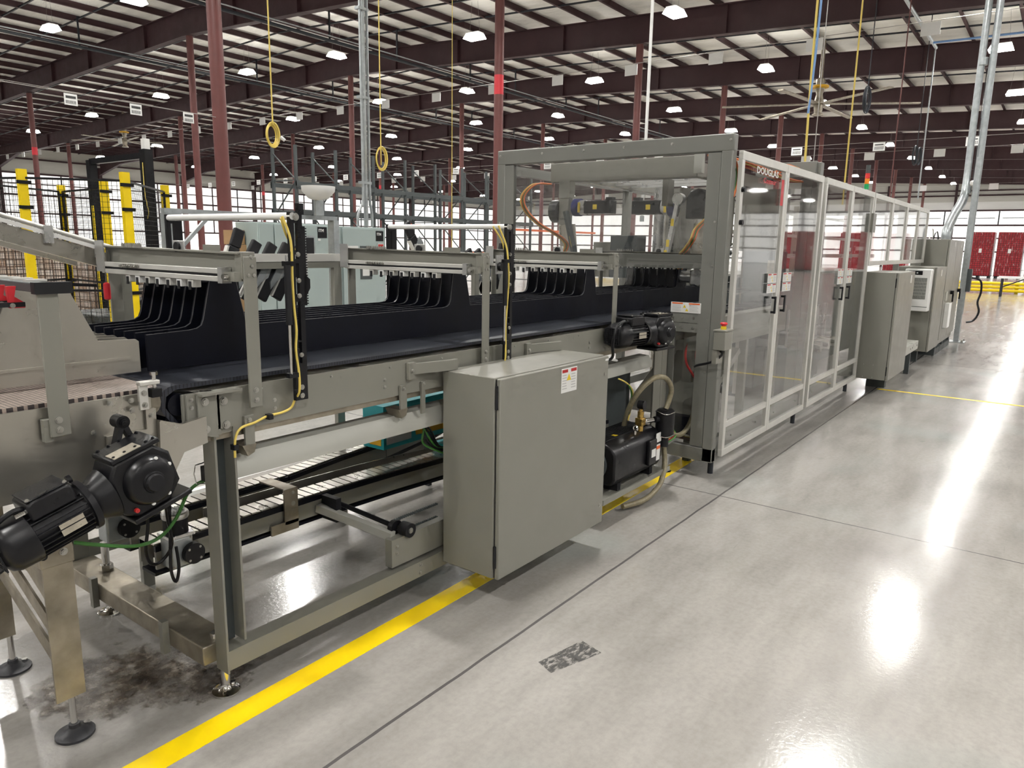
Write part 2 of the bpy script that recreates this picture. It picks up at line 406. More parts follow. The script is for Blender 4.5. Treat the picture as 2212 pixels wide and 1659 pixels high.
while y < YW-.4:
    z = zb(y)+RD
    MB().prism([(y-.075, z), (y+.004, z), (y+.004, z+.2), (y+.08, z+.2), (y+.08, z+.222), (y-.004, z+.222), (y-.004, z+.02), (y-.075, z+.02)], 'x', -15, XW-.3).build('purlin', 'maroonshade', ceiling)
    y += 1.52
for i, X in enumerate(FR[:-1]):
    if i > 8: continue
    for f in (1.9, 3.75, 5.6):
        m = MB()
        for a, b in ((-20, 26.35), (26.35, YW-1)):
            m.bar((X+f, a, zb(a)+RD+.03), (X+f, b, zb(b)+RD+.03), .05, .05)
        m.build('bridging_bar', 'darkpipe', ceiling)
# ---- walls
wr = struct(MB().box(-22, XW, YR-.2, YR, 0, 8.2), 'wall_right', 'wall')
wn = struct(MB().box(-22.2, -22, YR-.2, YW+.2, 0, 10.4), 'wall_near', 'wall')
for z in (2.2, 3.43, 4.84, 6.2): MB().box(-22, XW, YR, YR+.14, z-.06, z+.06).build('girt', 'maroonshade', wr)
for X in [.5+7.5*k for k in range(1, 12)]: MB().box(X-.12, X+.12, YR+.02, YR+.45, 0, 6).build('wall_column', 'maroonshade', wr)
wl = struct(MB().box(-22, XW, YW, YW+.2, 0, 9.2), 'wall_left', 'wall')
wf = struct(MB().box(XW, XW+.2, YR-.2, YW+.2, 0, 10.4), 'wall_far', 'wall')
for z, h in ((7.64, .12), (6.52, .13), (5.71, .06), (4.84, .13), (3.43, .10), (2.2, .10)):
    MB().box(-6, XW, YW-.14, YW, z-h/2, z+h/2).build('girt', 'maroonshade', wl)
for z, h in ((7.56, .12), (7.1, .14), (5.66, .14), (4.24, .14), (3.0, .12), (1.7, .12)):
    MB().box(XW-.14, XW, YR, YW, z-h/2, z+h/2).build('girt', 'maroonshade', wf)
for X in FR[1:]:
    MB().box(X-.12, X+.12, YW-.45, YW-.02, 0, 7.4).build('wall_column', 'maroonshade', wl)
for i in range(11):
    yy = -33+i*6.1
    MB().box(XW-.30, XW-.02, yy-.1, yy+.1, 0, 8.2).build('wall_column', 'maroonshade', wf)
kk = 0  # glowing sheets added over both walls to whiten them
for (z0, z1) in ((.05, 2.12), (2.28, 3.36), (3.5, 4.76), (4.92, 5.66), (5.76, 6.44)):
    kk += 1; struct(MB().box(9, XW-1, YW-.02, YW-.006, z0, z1), 'window_%d' % kk, 'wallglow')
for (z0, z1) in ((.05, 1.62), (1.78, 2.92), (3.08, 4.15), (4.33, 5.57)):
    kk += 1; struct(MB().box(XW-.02, XW-.006, YR+1, YW-1, z0, z1), 'window_%d' % kk, 'wallglow')
# vertical members between the girts of both walls
for i in range(26):
    X = 14+i*2.7; z0, z1 = (2.2, 6.52) if i % 3 else (0, 7.6)
    MB().box(X-.04, X+.04, YW-.10, YW-.01, z0, z1).build('door_jamb', 'darkpipe' if i % 2 else 'maroonshade', wl)
for i in range(28):
    yy = -33.2+i*2.3
    MB().box(XW-.10, XW-.01, yy-.05, yy+.05, 4.24 if i % 2 else 0, 5.66).build('door_jamb', 'darkpipe' if i % 2 else 'maroonshade', wf)
    m = MB().box(XW-.06, XW-.01, yy+.3, yy+2.0, 4.9, 4.96)
    m.build('glazing_bar', 'rack', wf)
# ---- rafters
def rafter(X, i):
    t = thing('roof_beam', 'deep red oxide steel roof beam, number %d of the parallel beams counted from the camera' % (i+1), 'beam', (X, 26.35, zb(26.35)), 'parallel roof beams')
    y0 = YR+.1
    low = [(y0, zb(y0)), (26.35, zb(26.35)), (YW-4.2, zb(YW-4.2)+.05), (YW-.5, zb(YW)-.55)]
    top = [(YW-.5, zb(YW-.5)+RD-.01), (26.35, zb(26.35)+RD-.01), (y0, zb(y0)+RD-.01)]
    MB().prism(low+top, 'x', X-.012, X+.012).build('web', 'maroonshade', t)
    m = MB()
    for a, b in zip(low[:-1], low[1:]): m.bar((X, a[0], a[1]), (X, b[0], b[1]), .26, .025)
    m.build('lower_flange', 'maroonshade', t)
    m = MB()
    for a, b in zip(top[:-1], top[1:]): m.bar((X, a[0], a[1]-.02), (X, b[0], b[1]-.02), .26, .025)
    m.build('upper_flange', 'maroonshade', t)
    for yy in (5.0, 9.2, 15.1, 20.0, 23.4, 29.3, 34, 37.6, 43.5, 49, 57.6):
        MB().box(X-.13, X+.13, yy-.008, yy+.008, zb(yy)+.01, zb(yy)+RD-.03).build('stiffener_plate', 'maroonshade', t)
for i, X in enumerate(FR): rafter(X, i)
# ---- columns
ordn = ['nearest', 'second', 'third', 'fourth', 'fifth', 'sixth', 'seventh', 'eighth', 'ninth', 'tenth', 'eleventh', 'twelfth']
rown = ['row just behind the packing line', 'second row behind the packing line', 'third row, beyond the racks and fencing', 'farthest row, near the white side wall']
bands = {(2, 0): (5.33, 5.8), (2, 2): (5.44, 5.8), (5, 2): (5.3, 5.65), (8, 1): (5.3, 5.65), (5, 3): (5.3, 5.6)}
for r, Y in enumerate(ROW):
    n = 0
    for i, X in enumerate(FR):
        if X < 7 or (r > 0 and X < 12): continue
        x = 7.62 if X == 8 else X
        lab = '%s round red oxide steel column of the %s' % (ordn[n], rown[r])
        if (i, r) in bands: lab = '%s round steel column with a bright red band, %s' % (ordn[n], rown[r])
        t = thing('steel_column', lab, 'column', (x, Y, 0), 'round steel columns'); n += 1
        MB().cyl((x, Y, .02), (x, Y, zb(Y)-.02), .12, 24).build('shaft', 'maroon', t)
        MB().box(x-.2, x+.2, Y-.2, Y+.2, 0, .025).build('base_plate', 'maroonshade', t)
        MB().box(x-.14, x+.14, Y-.2, Y+.2, zb(Y)-.035, zb(Y)-.013).build('cap_plate', 'maroonshade', t)
        if (i, r) in bands:
            a, b = bands[(i, r)]; MB().cyl((x, Y, a), (x, Y, b), .1225, 24, caps=False).build('red_band', 'redband', t)
# ---- sprinkler mains and branch hangers
for Y, who in ((21.3, 'left of the roof middle'), (30.2, 'over the wire fence')):
    z = zb(Y)-.18
    t = thing('sprinkler_pipe', 'long dark sprinkler pipe under the purlins %s' % who, 'pipe', (20, Y, z), 'sprinkler mains')
    MB().cyl((-2, Y, z), (84, Y, z), .055, 12).build('pipe', 'darkpipe', t)
    MB().cyl((-2, Y-.16, z+.1), (84, Y-.16, z+.1), .022, 8).build('conduit', 'galv', t)
    for X in FR:
        for f in (2.2, 5.4):
            MB().bar((X+f, Y, z), (X+f, Y, zb(Y)+RD), .05, .05).build('hanger', 'darkpipe', t)
# ---- high bay lights
LR = [-18.4, -11.5, -4.6, 2.35, 9.3, 16.1, 22.8, 28.5, 35.5, 42.7, 50.3, 58.5]
LRN = ['far to the right', 'second right of the aisle', 'right of the aisle', 'over the right aisle', 'over the packing line', 'just left of the packing line', 'left of the second sprinkler run', 'under the ridge', 'beyond the ridge', 'above the fenced area', 'far left', 'nearest the white side wall']
lp = None
def make_light():
    t = thing('high_bay_light', 'x', 'light', (0, 0, 0), 'high bay lights')
    MB().box(-.26, .26, -.15, .15, .02, .09).build('housing', 'white', t, bevel=.01)
    m = MB()
    for s in (-1, 1): m.add([(-.26, s*.15, .04), (.26, s*.15, .04), (.31, s*.21, -.09), (-.31, s*.21, -.09)], [(0, 1, 2, 3)])
    for s in (-1, 1): m.add([(s*.26, -.15, .04), (s*.26, .15, .04), (s*.31, .21, -.09), (s*.31, -.21, -.09)], [(0, 1, 2, 3)])
    m.build('glowing_reflector', 'lens', t)  # flared sides emit too, added to brighten roof and walls
    MB().box(-.25, .25, -.14, .14, .0, .018).build('lens', 'lens', t)
    MB().cyl((-.2, 0, .09), (-.12, 0, 1.02), .004, 6).build('suspension_wire', 'cable', t)
    MB().cyl((.2, 0, .09), (.12, 0, 1.02), .004, 6).build('suspension_wire', 'cable', t)
    l = bpy.data.objects.new('high_bay_lamp', ld); COL.objects.link(l); l.location = (0, 0, -.012); l.parent = t; W[l.name] = Vector()
    return t
LP = 185.
ld = bpy.data.lights.new('high_bay_lamp', 'AREA'); ld.shape = 'RECTANGLE'; ld.size = .50; ld.size_y = .28; ld.energy = LP; ld.color = (1., .985, .955)
first = True
for r, Y in enumerate(LR):
    n = 0
    for i, X in enumerate([FR[0]-15, FR[0]-7.5]+FR[:-1]):  # rows extended unseen behind the viewer, added to light near faces
        x = X+3.75+(.25 if r == 4 else 0)
        if r >= 7 and X < 6: continue
        z = zb(Y)-.2
        o = make_light() if first else copy_tree(lp)
        if first: lp = o; first = False
        o.location = (x, Y, z); o.rotation_euler = (0, 0, random.uniform(-.06, .06)+(PI/2 if r % 2 else 0))
        if X < 0: o['label'] = 'unseen high bay light behind the viewer, row %s, %s' % (LRN[r], 'farther back' if X < -10 else 'nearer'); continue
        n += 1
        o['label'] = 'high bay light, %s of the row %s' % (ordn[n-1], LRN[r])
# ---- marker cables with hanging cards
def sign_cable(X, y0, y1, z, step, lab, sz, off=0, code=False):
    t = thing('marker_cable', lab, 'cable', (X, y0, z), 'taut marker cables')
    MB().cyl((X, y0, z), (X, y1, z+.12), .008, 6).build('cable', 'cable', t)
    y = y0+off; k = 0
    while y < y1-.3:
        zz = z+.12*(y-y0)/(y1-y0)
        o = MB().box(X-.006, X+.006, y-sz/2, y+sz/2, zz-sz*.78, zz-.02).build('hanging_card', 'white', t)
        if code:
            m = MB()
            for q in range(7): m.box(X-.008, X-.0065, y-sz*.36+q*sz*.11, y-sz*.36+q*sz*.11+sz*.05, zz-sz*.68, zz-sz*.40)
            m.build('bar_code', 'lblink', o)
            MB().box(X-.008, X-.0065, y-sz*.36, y+sz*.36, zz-sz*.30, zz-sz*.20).build('printed_number', 'lblink', o)
        y += step; k += 1
sign_cable(19.0, -1, 60, 6.49, 2.42, 'taut cable with blank white cards, highest and nearest of those crossing the hall', .38, 1.6)
sign_cable(30.0, -1, 62, 5.45, 2.9, 'taut cable with white bar code cards crossing the hall at middle height', .40, 1.2, True)
sign_cable(41.5, -1, 62, 6.45, 3.1, 'distant taut cable with white cards crossing below the far roof beams', .48, .4)
sign_cable(62.0, -1, 62, 6.35, 4.4, 'most distant taut cable with small white cards before the far wall', .55, 1.4)
t = thing('marker_cable', 'thin cable with three white bar code cards at upper left', 'cable', (3, 12, 3.66), 'taut marker cables')
MB().cyl((1.5, 12, 3.68), (7.62, 12.1, 3.66), .006, 6).build('cable', 'cable', t)
MB().cyl((1.5, 12, 3.72), (7.62, 12.1, 3.66), .004, 6).build('cable', 'cable', t)
for X in (5.13, 6.08, 6.95):
    o = MB().box(X-.09, X+.09, 11.985, 11.995, 3.48, 3.64).build('hanging_card', 'white', t)
    m = MB()
    for q in range(8): m.box(X-.07+q*.018, X-.062+q*.018, 11.982, 11.984, 3.50, 3.545)
    m.box(X-.07, X+.07, 11.982, 11.984, 3.575, 3.61); m.build('bar_code', 'lblink', o)
# ---- ceiling fans
def fan(c, R, rot, lab):
    t = thing('ceiling_fan', lab, 'fan', c, 'large ceiling fans')
    MB().lathe([(.06, 1.9), (.06, .75), (.14, .7), (.14, .35), (.10, .25), (.13, .1), (.16, .0), (.12, -.35), (.18, -.38), (.18, -.42), (.01, -.42)], c).build('motor_and_stem', 'wornsteel', t)
    MB().lathe([(.15, .52), (.27, .50), (.27, .44), (.15, .42)], c).build('guard_ring', 'cartonyel', t)
    for k in range(6):
        a = rot+k*PI/3; p = Vector(c)+Vector((math.cos(a)*.14, math.sin(a)*.14, -.06)); q = Vector(c)+Vector((math.cos(a)*R, math.sin(a)*R, -.10))
        b = MB().bar(p, q, .17, .035).build('blade', 'wornsteel', t)
fan((26.2, 7.2, 6.35), 3.05, .95, 'large six blade ceiling fan with yellow ring hanging over the packing line')
fan((23.2, 47.4, 7.5), 3.0, .3, 'large ceiling fan partly hidden among the beams at upper left')
# ================================================================== FLOOR MARKS
def strip(pts, w, lab, mat='line', cat='floor marking', name='floor_line'):
    m = MB()
    for a, b in zip(pts[:-1], pts[1:]):
        a = Vector((*a, 0)); b = Vector((*b, 0)); d = (b-a).normalized(); n = Vector((-d.y, d.x, 0))*w/2
        m.add([a+n+Vector((0, 0, .0012)), a-n+Vector((0, 0, .0012)), b-n+Vector((0, 0, .0012)), b+n+Vector((0, 0, .0012)), a+n, a-n, b-n, b+n], [(0, 1, 2, 3), (0, 4, 5, 1), (2, 6, 7, 3), (1, 5, 6, 2), (0, 3, 7, 4)])
    return solo(m, name, mat, lab, cat)
strip([(-1.5, 2.02), (1.0, 2.052), (2.17, 2.065), (3.66, 2.092), (4.62, 2.112), (7.2, 2.2)], .104, 'wide yellow painted floor line running under the hanging grey cabinet')
strip([(9.27, -4), (9.275, 1.60)], .055, 'thin yellow floor line crossing the aisle beside the tall control boxes')
strip([(1.0, 5.6), (20, 5.9)], .07, 'yellow floor line behind the conveyors')
strip([(2.2, 4.3), (12, 4.5)], .05, 'pale worn floor stripe behind the conveyor', 'white')
solo(MB().cyl((1.06, 2.60, .0006), (1.06, 2.60, .0022), .36, 40), 'floor_spill', 'stain', 'dried brown and white spill on the floor between the two leg stands', 'stain')
solo(MB().cyl((1.30, 2.42, .0006), (1.30, 2.42, .0018), .25, 40), 'floor_spill', 'stain', 'smaller dried spill on the floor beside the grey post foot', 'stain')
m = MB(); m.add([(2.13, 1.44, .001), (2.37, 1.39, .001), (2.34, 1.28, .001), (2.10, 1.36, .001)], [(0, 1, 2, 3)])
# worn patch left by an old sticker
def m_patch():
    m_, t, b = nt('adhesive_residue'); out = t.nodes['Material Output']; v = geo(t)
    b.inputs['Base Color'].default_value = (.09, .088, .085, 1); b.inputs['Roughness'].default_value = .35
    tr = N(t, 'ShaderNodeBsdfTransparent'); a = ramp(t, noise(t, geo(t, (1, 2.2, 1)), 26, 4, .7), [(.40, (0, 0, 0)), (.56, (.85,)*3)])
    mx = N(t, 'ShaderNodeMixShader'); t.links.new(a, mx.inputs[0]); t.links.new(tr.outputs[0], mx.inputs[1]); t.links.new(b.outputs[0], mx.inputs[2])
    t.links.new(mx.outputs[0], out.inputs[0]); return m_
M['residue'] = m_patch()
solo(m, 'adhesive_patch', 'residue', 'dark rectangular patch of old adhesive on the aisle floor', 'stain')
# ================================================================== BACKGROUND
def pallet_stack(x, y, w, d, h, mat, lab, group, tag=True, rot=0):
    t = thing('pallet_of_cans', lab, 'pallet', (0, 0, 0), group)
    m = MB()
    for k in (-1, 0, 1): m.box(-w/2, w/2, k*d*.42-.05, k*d*.42+.05, 0, .11)
    m.build('pallet', 'blackmatt', t)
    MB().box(-w/2, w/2, -d/2, d/2, .112, .14).build('pallet_deck', 'blackmatt', t)
    MB().box(-w/2+.02, w/2-.02, -d/2+.02, d/2-.02, .14, h).build('wrapped_load', mat, t, bevel=.03)
    if tag:
        MB().box(-w/2+.012, -w/2+.018, -.08, .08, h*.55, h*.55+.26).build('paper_tag', 'label', t)
    t.location = (x, y, 0); t.rotation_euler = (0, 0, rot); return t
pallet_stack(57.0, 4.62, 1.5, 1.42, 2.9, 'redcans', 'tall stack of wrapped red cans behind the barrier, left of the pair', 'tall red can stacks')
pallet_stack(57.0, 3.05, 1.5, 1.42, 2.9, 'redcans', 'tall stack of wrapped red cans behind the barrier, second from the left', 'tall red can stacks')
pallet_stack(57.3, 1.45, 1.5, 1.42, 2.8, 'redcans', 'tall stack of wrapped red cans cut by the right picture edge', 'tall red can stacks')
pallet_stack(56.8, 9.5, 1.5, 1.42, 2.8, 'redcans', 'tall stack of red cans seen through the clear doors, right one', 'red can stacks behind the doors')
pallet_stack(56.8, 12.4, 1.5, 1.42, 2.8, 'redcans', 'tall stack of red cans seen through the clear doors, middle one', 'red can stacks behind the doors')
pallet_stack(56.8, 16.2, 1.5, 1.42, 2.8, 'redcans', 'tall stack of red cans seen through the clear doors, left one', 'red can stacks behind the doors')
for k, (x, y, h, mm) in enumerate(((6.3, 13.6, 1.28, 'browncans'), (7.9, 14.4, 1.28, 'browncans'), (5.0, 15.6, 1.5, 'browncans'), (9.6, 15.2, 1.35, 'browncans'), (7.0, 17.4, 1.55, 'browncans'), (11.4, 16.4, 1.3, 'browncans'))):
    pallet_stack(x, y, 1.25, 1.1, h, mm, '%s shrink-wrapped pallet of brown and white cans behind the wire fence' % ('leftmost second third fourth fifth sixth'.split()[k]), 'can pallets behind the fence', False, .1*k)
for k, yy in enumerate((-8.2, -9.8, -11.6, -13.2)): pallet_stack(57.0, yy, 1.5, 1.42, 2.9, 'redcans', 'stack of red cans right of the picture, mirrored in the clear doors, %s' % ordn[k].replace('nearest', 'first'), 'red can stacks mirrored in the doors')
def barrier(x, y0, y1, lab):
    t = thing('guard_rail', lab, 'barrier', (x, y0, 0), 'yellow guard rails')
    for z in (.12, .26, .40): MB().cyl((x, y0, z), (x, y1, z), .062, 14).build('rail', 'yellow', t)
    for y in (y0, (y0+y1)/2, y1): MB().box(x+.05, x+.15, y-.06, y+.06, 0, .47).build('post', 'yellow', t)
barrier(35.2, -4.5, 7.5, 'low yellow three rail guard barrier beyond the end of the line')
barrier(33.5, 9, 20, 'low yellow guard barrier seen through the clear doors')
t = thing('roller_table', 'pale roller table on thin dark legs before the yellow barrier', 'table', (33, 0, 0))
MB().box(32.7, 33.3, -3, 2.0, .67, .74).build('table_top', 'whitep', t)
for y in (1.88, -2.5):
    for x in (32.75, 33.25): MB().box(x-.03, x+.03, y-.03, y+.03, 0, .67).build('leg', 'darkpipe', t)
MB().bar((32.9, 1.85, .35), (32.9, 1.2, .66), .04).build('brace', 'darkpipe', t)
# racks
RX = [13.6, 15.05, 16.56, 17.97, 19.43, 20.87, 22.26, 23.7, 25.2]
for k, X in enumerate(RX):
    t = thing('rack_upright', 'grey pallet rack upright frame, %s from the left above the electrical cabinets' % ordn[k].replace('nearest', 'first'), 'rack', (X, 18, 0), 'pallet rack uprights')
    for Y in (18.0, 19.07):
        MB().box(X-.04, X+.04, Y-.035, Y+.035, 0, 4.27).build('post', 'rack', t)
    z = .3; s = 0
    for zz in ((.15, 1.3), (1.3, 2.3), (2.3, 3.3), (3.3, 4.1)):
        a, b = (18.0, 19.07) if s else (19.07, 18.0); s = 1-s
        MB().bar((X, a, zz[0]), (X, b, zz[1]), .03, .03).build('diagonal_brace', 'rack', t)
        MB().bar((X, 18, zz[0]), (X, 19.07, zz[0]), .03, .03).build('cross_brace', 'rack', t)
for z, who in ((3.2, 'upper'), (2.42, 'lower')):
    for Y, bk in ((17.94, 'front'), (19.12, 'rear')):
        t = thing('rack_beam', '%s %s grey rack beam spanning the upright frames' % (who, bk), 'rack', (13.6, Y, z), 'rack beams')
        MB().box(13.55, 25.3, Y-.025, Y+.025, z-.06, z+.06).build('beam', 'rack', t)
        for X in RX: MB().box(X-.05, X+.05, Y-.03, Y+.03, z-.1, z+.1).build('end_connector', 'rack', t)
for z, y0, lab in ((2.45, 26.0, 'orange rack beam seen through the clear enclosure, upper'), (1.1, 26.2, 'orange rack beam seen through the clear enclosure, lower')):
    solo(MB().box(26, 44, y0-.03, y0+.03, z-.06, z+.06), 'rack_beam', 'lblorange', lab, 'rack', 'orange rack beams')
# electrical cabinets
t = thing('electrical_cabinet', 'large pale blue-grey double electrical cabinet behind the conveyor', 'cabinet', (6.9, 9.2, 0))
MB().box(6.14, 7.585, 9.02, 9.55, 0, 1.83).build('body', 'mcc', t, bevel=.008)
MB().box(6.15, 6.38, 8.995, 9.02, .05, 1.81).build('door', 'mcc', t, bevel=.004)
MB().box(6.395, 7.57, 8.99, 9.02, .05, 1.81).build('door', 'mcc', t, bevel=.004)
MB().box(6.90, 7.08, 8.982, 8.99, 1.38, 1.66).build('window_frame', 'galv', t); MB().box(6.92, 7.06, 8.978, 8.982, 1.40, 1.63).build('window', 'blackmatt', t)
o = MB().box(7.14, 7.31, 8.984, 8.99, 1.63, 1.79).build('maker_plate', 'black', t); text('ITM', 'lettering', 'label', o, .06, (7.155, 8.983, 1.72), (1, 0, 0), (0, 0, 1), bold=.002)
MB().box(7.37, 7.43, 8.95, 8.99, 1.27, 1.37).build('latch', 'black', t)
MB().box(7.515, 7.535, 8.984, 8.99, .1, 1.78).build('door_seal', 'galv', t)
MB().box(7.14, 7.19, 8.984, 8.99, 1.59, 1.62).build('sticker', 'label', t)
t = thing('electrical_cabinet', 'pale blue-grey single electrical cabinet with white notice, right of the double one', 'cabinet', (8.1, 9.2, 0))
MB().box(7.6, 8.52, 9.02, 9.55, 0, 1.815).build('body', 'mcc', t, bevel=.008)
MB().box(7.62, 8.50, 8.99, 9.02, .05, 1.79).build('door', 'mcc', t, bevel=.004)
o = MB().box(8.30, 8.46, 8.984, 8.99, 1.60, 1.76).build('maker_plate', 'black', t); text('ITM', 'lettering', 'label', o, .06, (8.315, 8.983, 1.69), (1, 0, 0), (0, 0, 1), bold=.002)
o = MB().box(7.70, 7.92, 8.984, 8.99, 1.20, 1.52).build('paper_notice', 'label', t); MB().cyl((7.76, 8.983, 1.44), (7.76, 8.984, 1.44), .022, 16).build('red_mark', 'lblred', o)
MB().box(7.96, 8.20, 8.982, 8.99, 1.0, 1.52).build('inset_panel', 'rack', t); MB().box(8.0, 8.14, 8.978, 8.982, 1.05, 1.16).build('display', 'label', t)
MB().box(8.0, 8.16, 8.978, 8.982, 1.42, 1.47).build('display', 'label', t)
o = MB().box(8.34, 8.46, 8.984, 8.99, 1.40, 1.56).build('danger_sticker', 'label', t); MB().box(8.345, 8.455, 8.982, 8.984, 1.50, 1.55).build('sticker_header', 'lblred', o)
# conduit drop onto the cabinets
t = thing('conduit_drop', 'galvanised strut with conduits dropping from the roof onto the electrical cabinets', 'conduit', (8.3, 9.25, 0))
MB().box(8.29, 8.34, 9.2, 9.25, 1.83, 9.1).build('strut', 'galv', t)
for s, lx in ((8.24, 8.12), (8.38, 8.42)):
    MB().tube([(s, 9.2, 9.1), (s, 9.2, 4), (s, 9.2, 2.35), (s+(lx-s)*.4, 9.2, 2.16), (lx, 9.2, 2.0), (lx, 9.2, 1.83)], .022, 8).build('conduit', 'galv', t)
for z in (2.5, 3.8, 5.1): MB().box(8.2, 8.41, 9.18, 9.27, z, z+.04).build('clamp', 'galv', t)
# signal frame behind first gantry
t = thing('sensor_portal', 'galvanised overhead frame behind the first black gantry', 'frame', (4.0, 6.3, 0))
MB().box(3.36, 3.50, 6.25, 6.35, 0, 1.80).build('post', 'galv', t)
MB().box(3.36, 5.25, 6.27, 6.33, 1.80, 1.84).build('crossbar', 'galv', t); MB().bar((3.5, 6.3, 1.5), (3.8, 6.3, 1.8), .03).build('brace', 'galv', t)
MB().box(5.18, 5.25, 6.25, 6.35, 0, 1.80).build('post', 'galv', t)
MB().tube([(3.42, 6.23, 1.78), (3.46, 6.22, 1.2), (3.43, 6.23, .5)], .008).build('cable', 'green', t)
MB().box(4.70, 4.76, 6.2, 6.26, 1.84, 1.95).build('signal_block', 'black', t)
t = thing('antenna_dome', 'clear dome antenna above the first black gantry', 'antenna', (4.95, 6.2, 1.98))
MB().lathe([(.17, 0), (.165, -.05), (.10, -.12), (.04, -.14)], (4.95, 6.2, 2.13)).build('dome', 'white', t)
MB().box(4.9, 5.0, 6.18, 6.22, 1.84, 1.99).build('bracket', 'galv', t)
t = thing('box_stack', 'brown cardboard boxes stacked left of the electrical cabinets', 'boxes', (6.05, 9.4, 0))
for k, (a, z, h) in enumerate(((0, 0, .5), (.02, .5, .45), (-.02, .95, .35), (.03, 1.3, .22), (0, 1.52, .2))): MB().box(5.98+a, 6.12+a, 9.3, 9.6, z, z+h-.004).build('box', 'cardboard', t)
# ---- wire guard fence
FP = {'a': (2.914, 7.973), 'b': (4.052, 9.951), 'c': (3.941, 8.60), 'd': (3.568, 7.351), 'e': (4.649, 8.636), 'g': (2.55, 9.0)}
nm = {'a': 'at far left beside the sloping rail', 'b': 'second from the left, deeper', 'c': 'partly hidden behind its neighbour in the middle', 'd': 'tallest looking, in the middle', 'e': 'rightmost, beside the first black gantry', 'g': 'cut by the left picture edge'}
for k, (x, y) in FP.items():
    t = thing('fence_post', 'yellow guard fence post %s' % nm[k], 'post', (x, y, 0), 'yellow fence posts')
    MB().box(x-.037, x+.037, y-.03, y+.03, .01, 2.2).build('post', 'yellow', t)
    MB().box(x-.07, x+.07, y-.07, y+.07, 0, .012).build('foot_plate', 'yellow', t)
    for z in (.25, 1.05, 1.85, 2.08): MB().box(x-.062, x+.062, y-.045, y-.031, z-.016, z+.016).build('clip', 'black', t)
def mesh_panel(a, b, lab, z0=.1, z1=2.12):
    ax, ay = FP[a]; bx, by = FP[b]; m = MB(); L = math.hypot(bx-ax, by-ay); n = int(L/.05); w = .0032
    for i in range(n+1):
        f = .03+.94*i/n; x = ax+(bx-ax)*f; y = ay+(by-ay)*f; m.bar((x, y, z0), (x, y, z1), w, w)
    k = int((z1-z0)/.05)
    for i in range(k+1):
        z = z0+(z1-z0)*i/k; m.bar((ax+(bx-ax)*.03, ay+(by-ay)*.03, z), (ax+(bx-ax)*.97, ay+(by-ay)*.97, z), w, w)
    t = thing('mesh_fence', lab, 'fence panel', ((ax+bx)/2, (ay+by)/2, 0), 'black mesh fence panels')
    m.build('wire_grid', 'black', t)
    m = MB()
    for z in (z0, z1, 1.07): m.bar((ax+(bx-ax)*.03, ay+(by-ay)*.03, z), (ax+(bx-ax)*.97, ay+(by-ay)*.97, z), .02, .02)
    for f in (.03, .97): x = ax+(bx-ax)*f; y = ay+(by-ay)*f; m.bar((x, y, z0), (x, y, z1), .02, .02)
    m.build('panel_frame', 'black', t)
mesh_panel('a', 'd', 'black wire mesh panel left of the middle yellow post'); mesh_panel('d', 'e', 'black wire mesh panel right of the middle yellow post')
mesh_panel('g', 'b', 'black wire mesh panel at far left, deeper one'); mesh_panel('b', 'c', 'black wire mesh panel behind the black gate frame'); mesh_panel('g', 'a', 'black wire mesh panel at the left picture edge')
t = thing('kick_rail', 'yellow horizontal base rail inside the wire fence', 'rail', (4, 8, 0))
MB().bar((2.95, 7.9, .52), (4.5, 8.4, .52), .08, .1).build('rail', 'yellow', t)
for q in ((2.97, 7.93), (4.48, 8.42)): MB().box(q[0]-.04, q[0]+.04, q[1]-.04, q[1]+.04, 0, .47).build('leg', 'yellow', t)
t = thing('machine_bed', 'dark low machine bed standing inside the wire fence', 'machine', (5, 9.2, 0))
MB().box(4.2, 6.0, 9.6, 10.6, .12, .62).build('bed', 'rack', t, bevel=.02)
for q in ((4.3, 9.7), (5.9, 9.7), (4.3, 10.5), (5.9, 10.5)): MB().box(q[0]-.05, q[0]+.05, q[1]-.05, q[1]+.05, 0, .12).build('foot', 'black', t)
MB().box(4.6, 5.3, 9.7, 10.2, .62, .78).build('drive_box', 'black', t)
t = thing('gate_portal', 'tall black gate frame standing inside the wire fence', 'frame', (5.33, 11.2, 0))
MB().box(5.27, 5.38, 11.90, 12.01, 0, 2.72).build('post', 'black', t); MB().box(5.27, 5.39, 10.26, 10.40, 0, 2.78).build('post', 'black', t)
MB().box(5.29, 5.36, 10.36, 11.95, 2.66, 2.74).build('lintel', 'black', t); MB().box(5.29, 5.37, 10.28, 10.37, 2.78, 2.92).build('beacon', 'white', t)
MB().box(5.245, 5.265, 11.86, 11.90, .3, 2.05).build('light_curtain', 'yellow', t); MB().tube([(5.26, 10.3, 2.6), (5.25, 10.28, 2.2), (5.26, 10.24, 1.95), (5.26, 10.28, 1.85)], .006).build('cable', 'ycable', t)
# ---- hanging cords
def coil(t, c, r, mat, n=4, rr=.009, ax=0):
    for k in range(n):
        a = .25*k-.3; pts = []
        for i in range(21):
            th = 2*PI*i/20; rx = r*(.62+.06*k); pts.append((c[0]+math.cos(th)*rx*math.cos(a+ax), c[1]+math.cos(th)*rx*math.sin(a+ax)+.01*k, c[2]+math.sin(th)*r*(1.15-.1*k)))
        MB().tube(pts, rr, 6, sub=2).build('coil_loop', mat, t)
t = thing('hanging_cable', 'yellow power cord with a coiled end hanging left of the middle', 'cord', (5.75, 8.03, 2.9))
MB().cyl((5.75, 8.03, 2.98), (5.75, 8.03, 9.0), .009, 8).build('cord', 'ycable', t); coil(t, (5.75, 8.03, 2.86), .13, 'ycable'); MB().cyl((5.82, 7.98, 2.84), (5.86, 7.95, 2.80), .02, 8).build('plug', 'white', t)
t = thing('hanging_cable', 'yellow cord with a coil hanging beside the galvanised conduit drop', 'cord', (8.45, 9.0, 2.75))
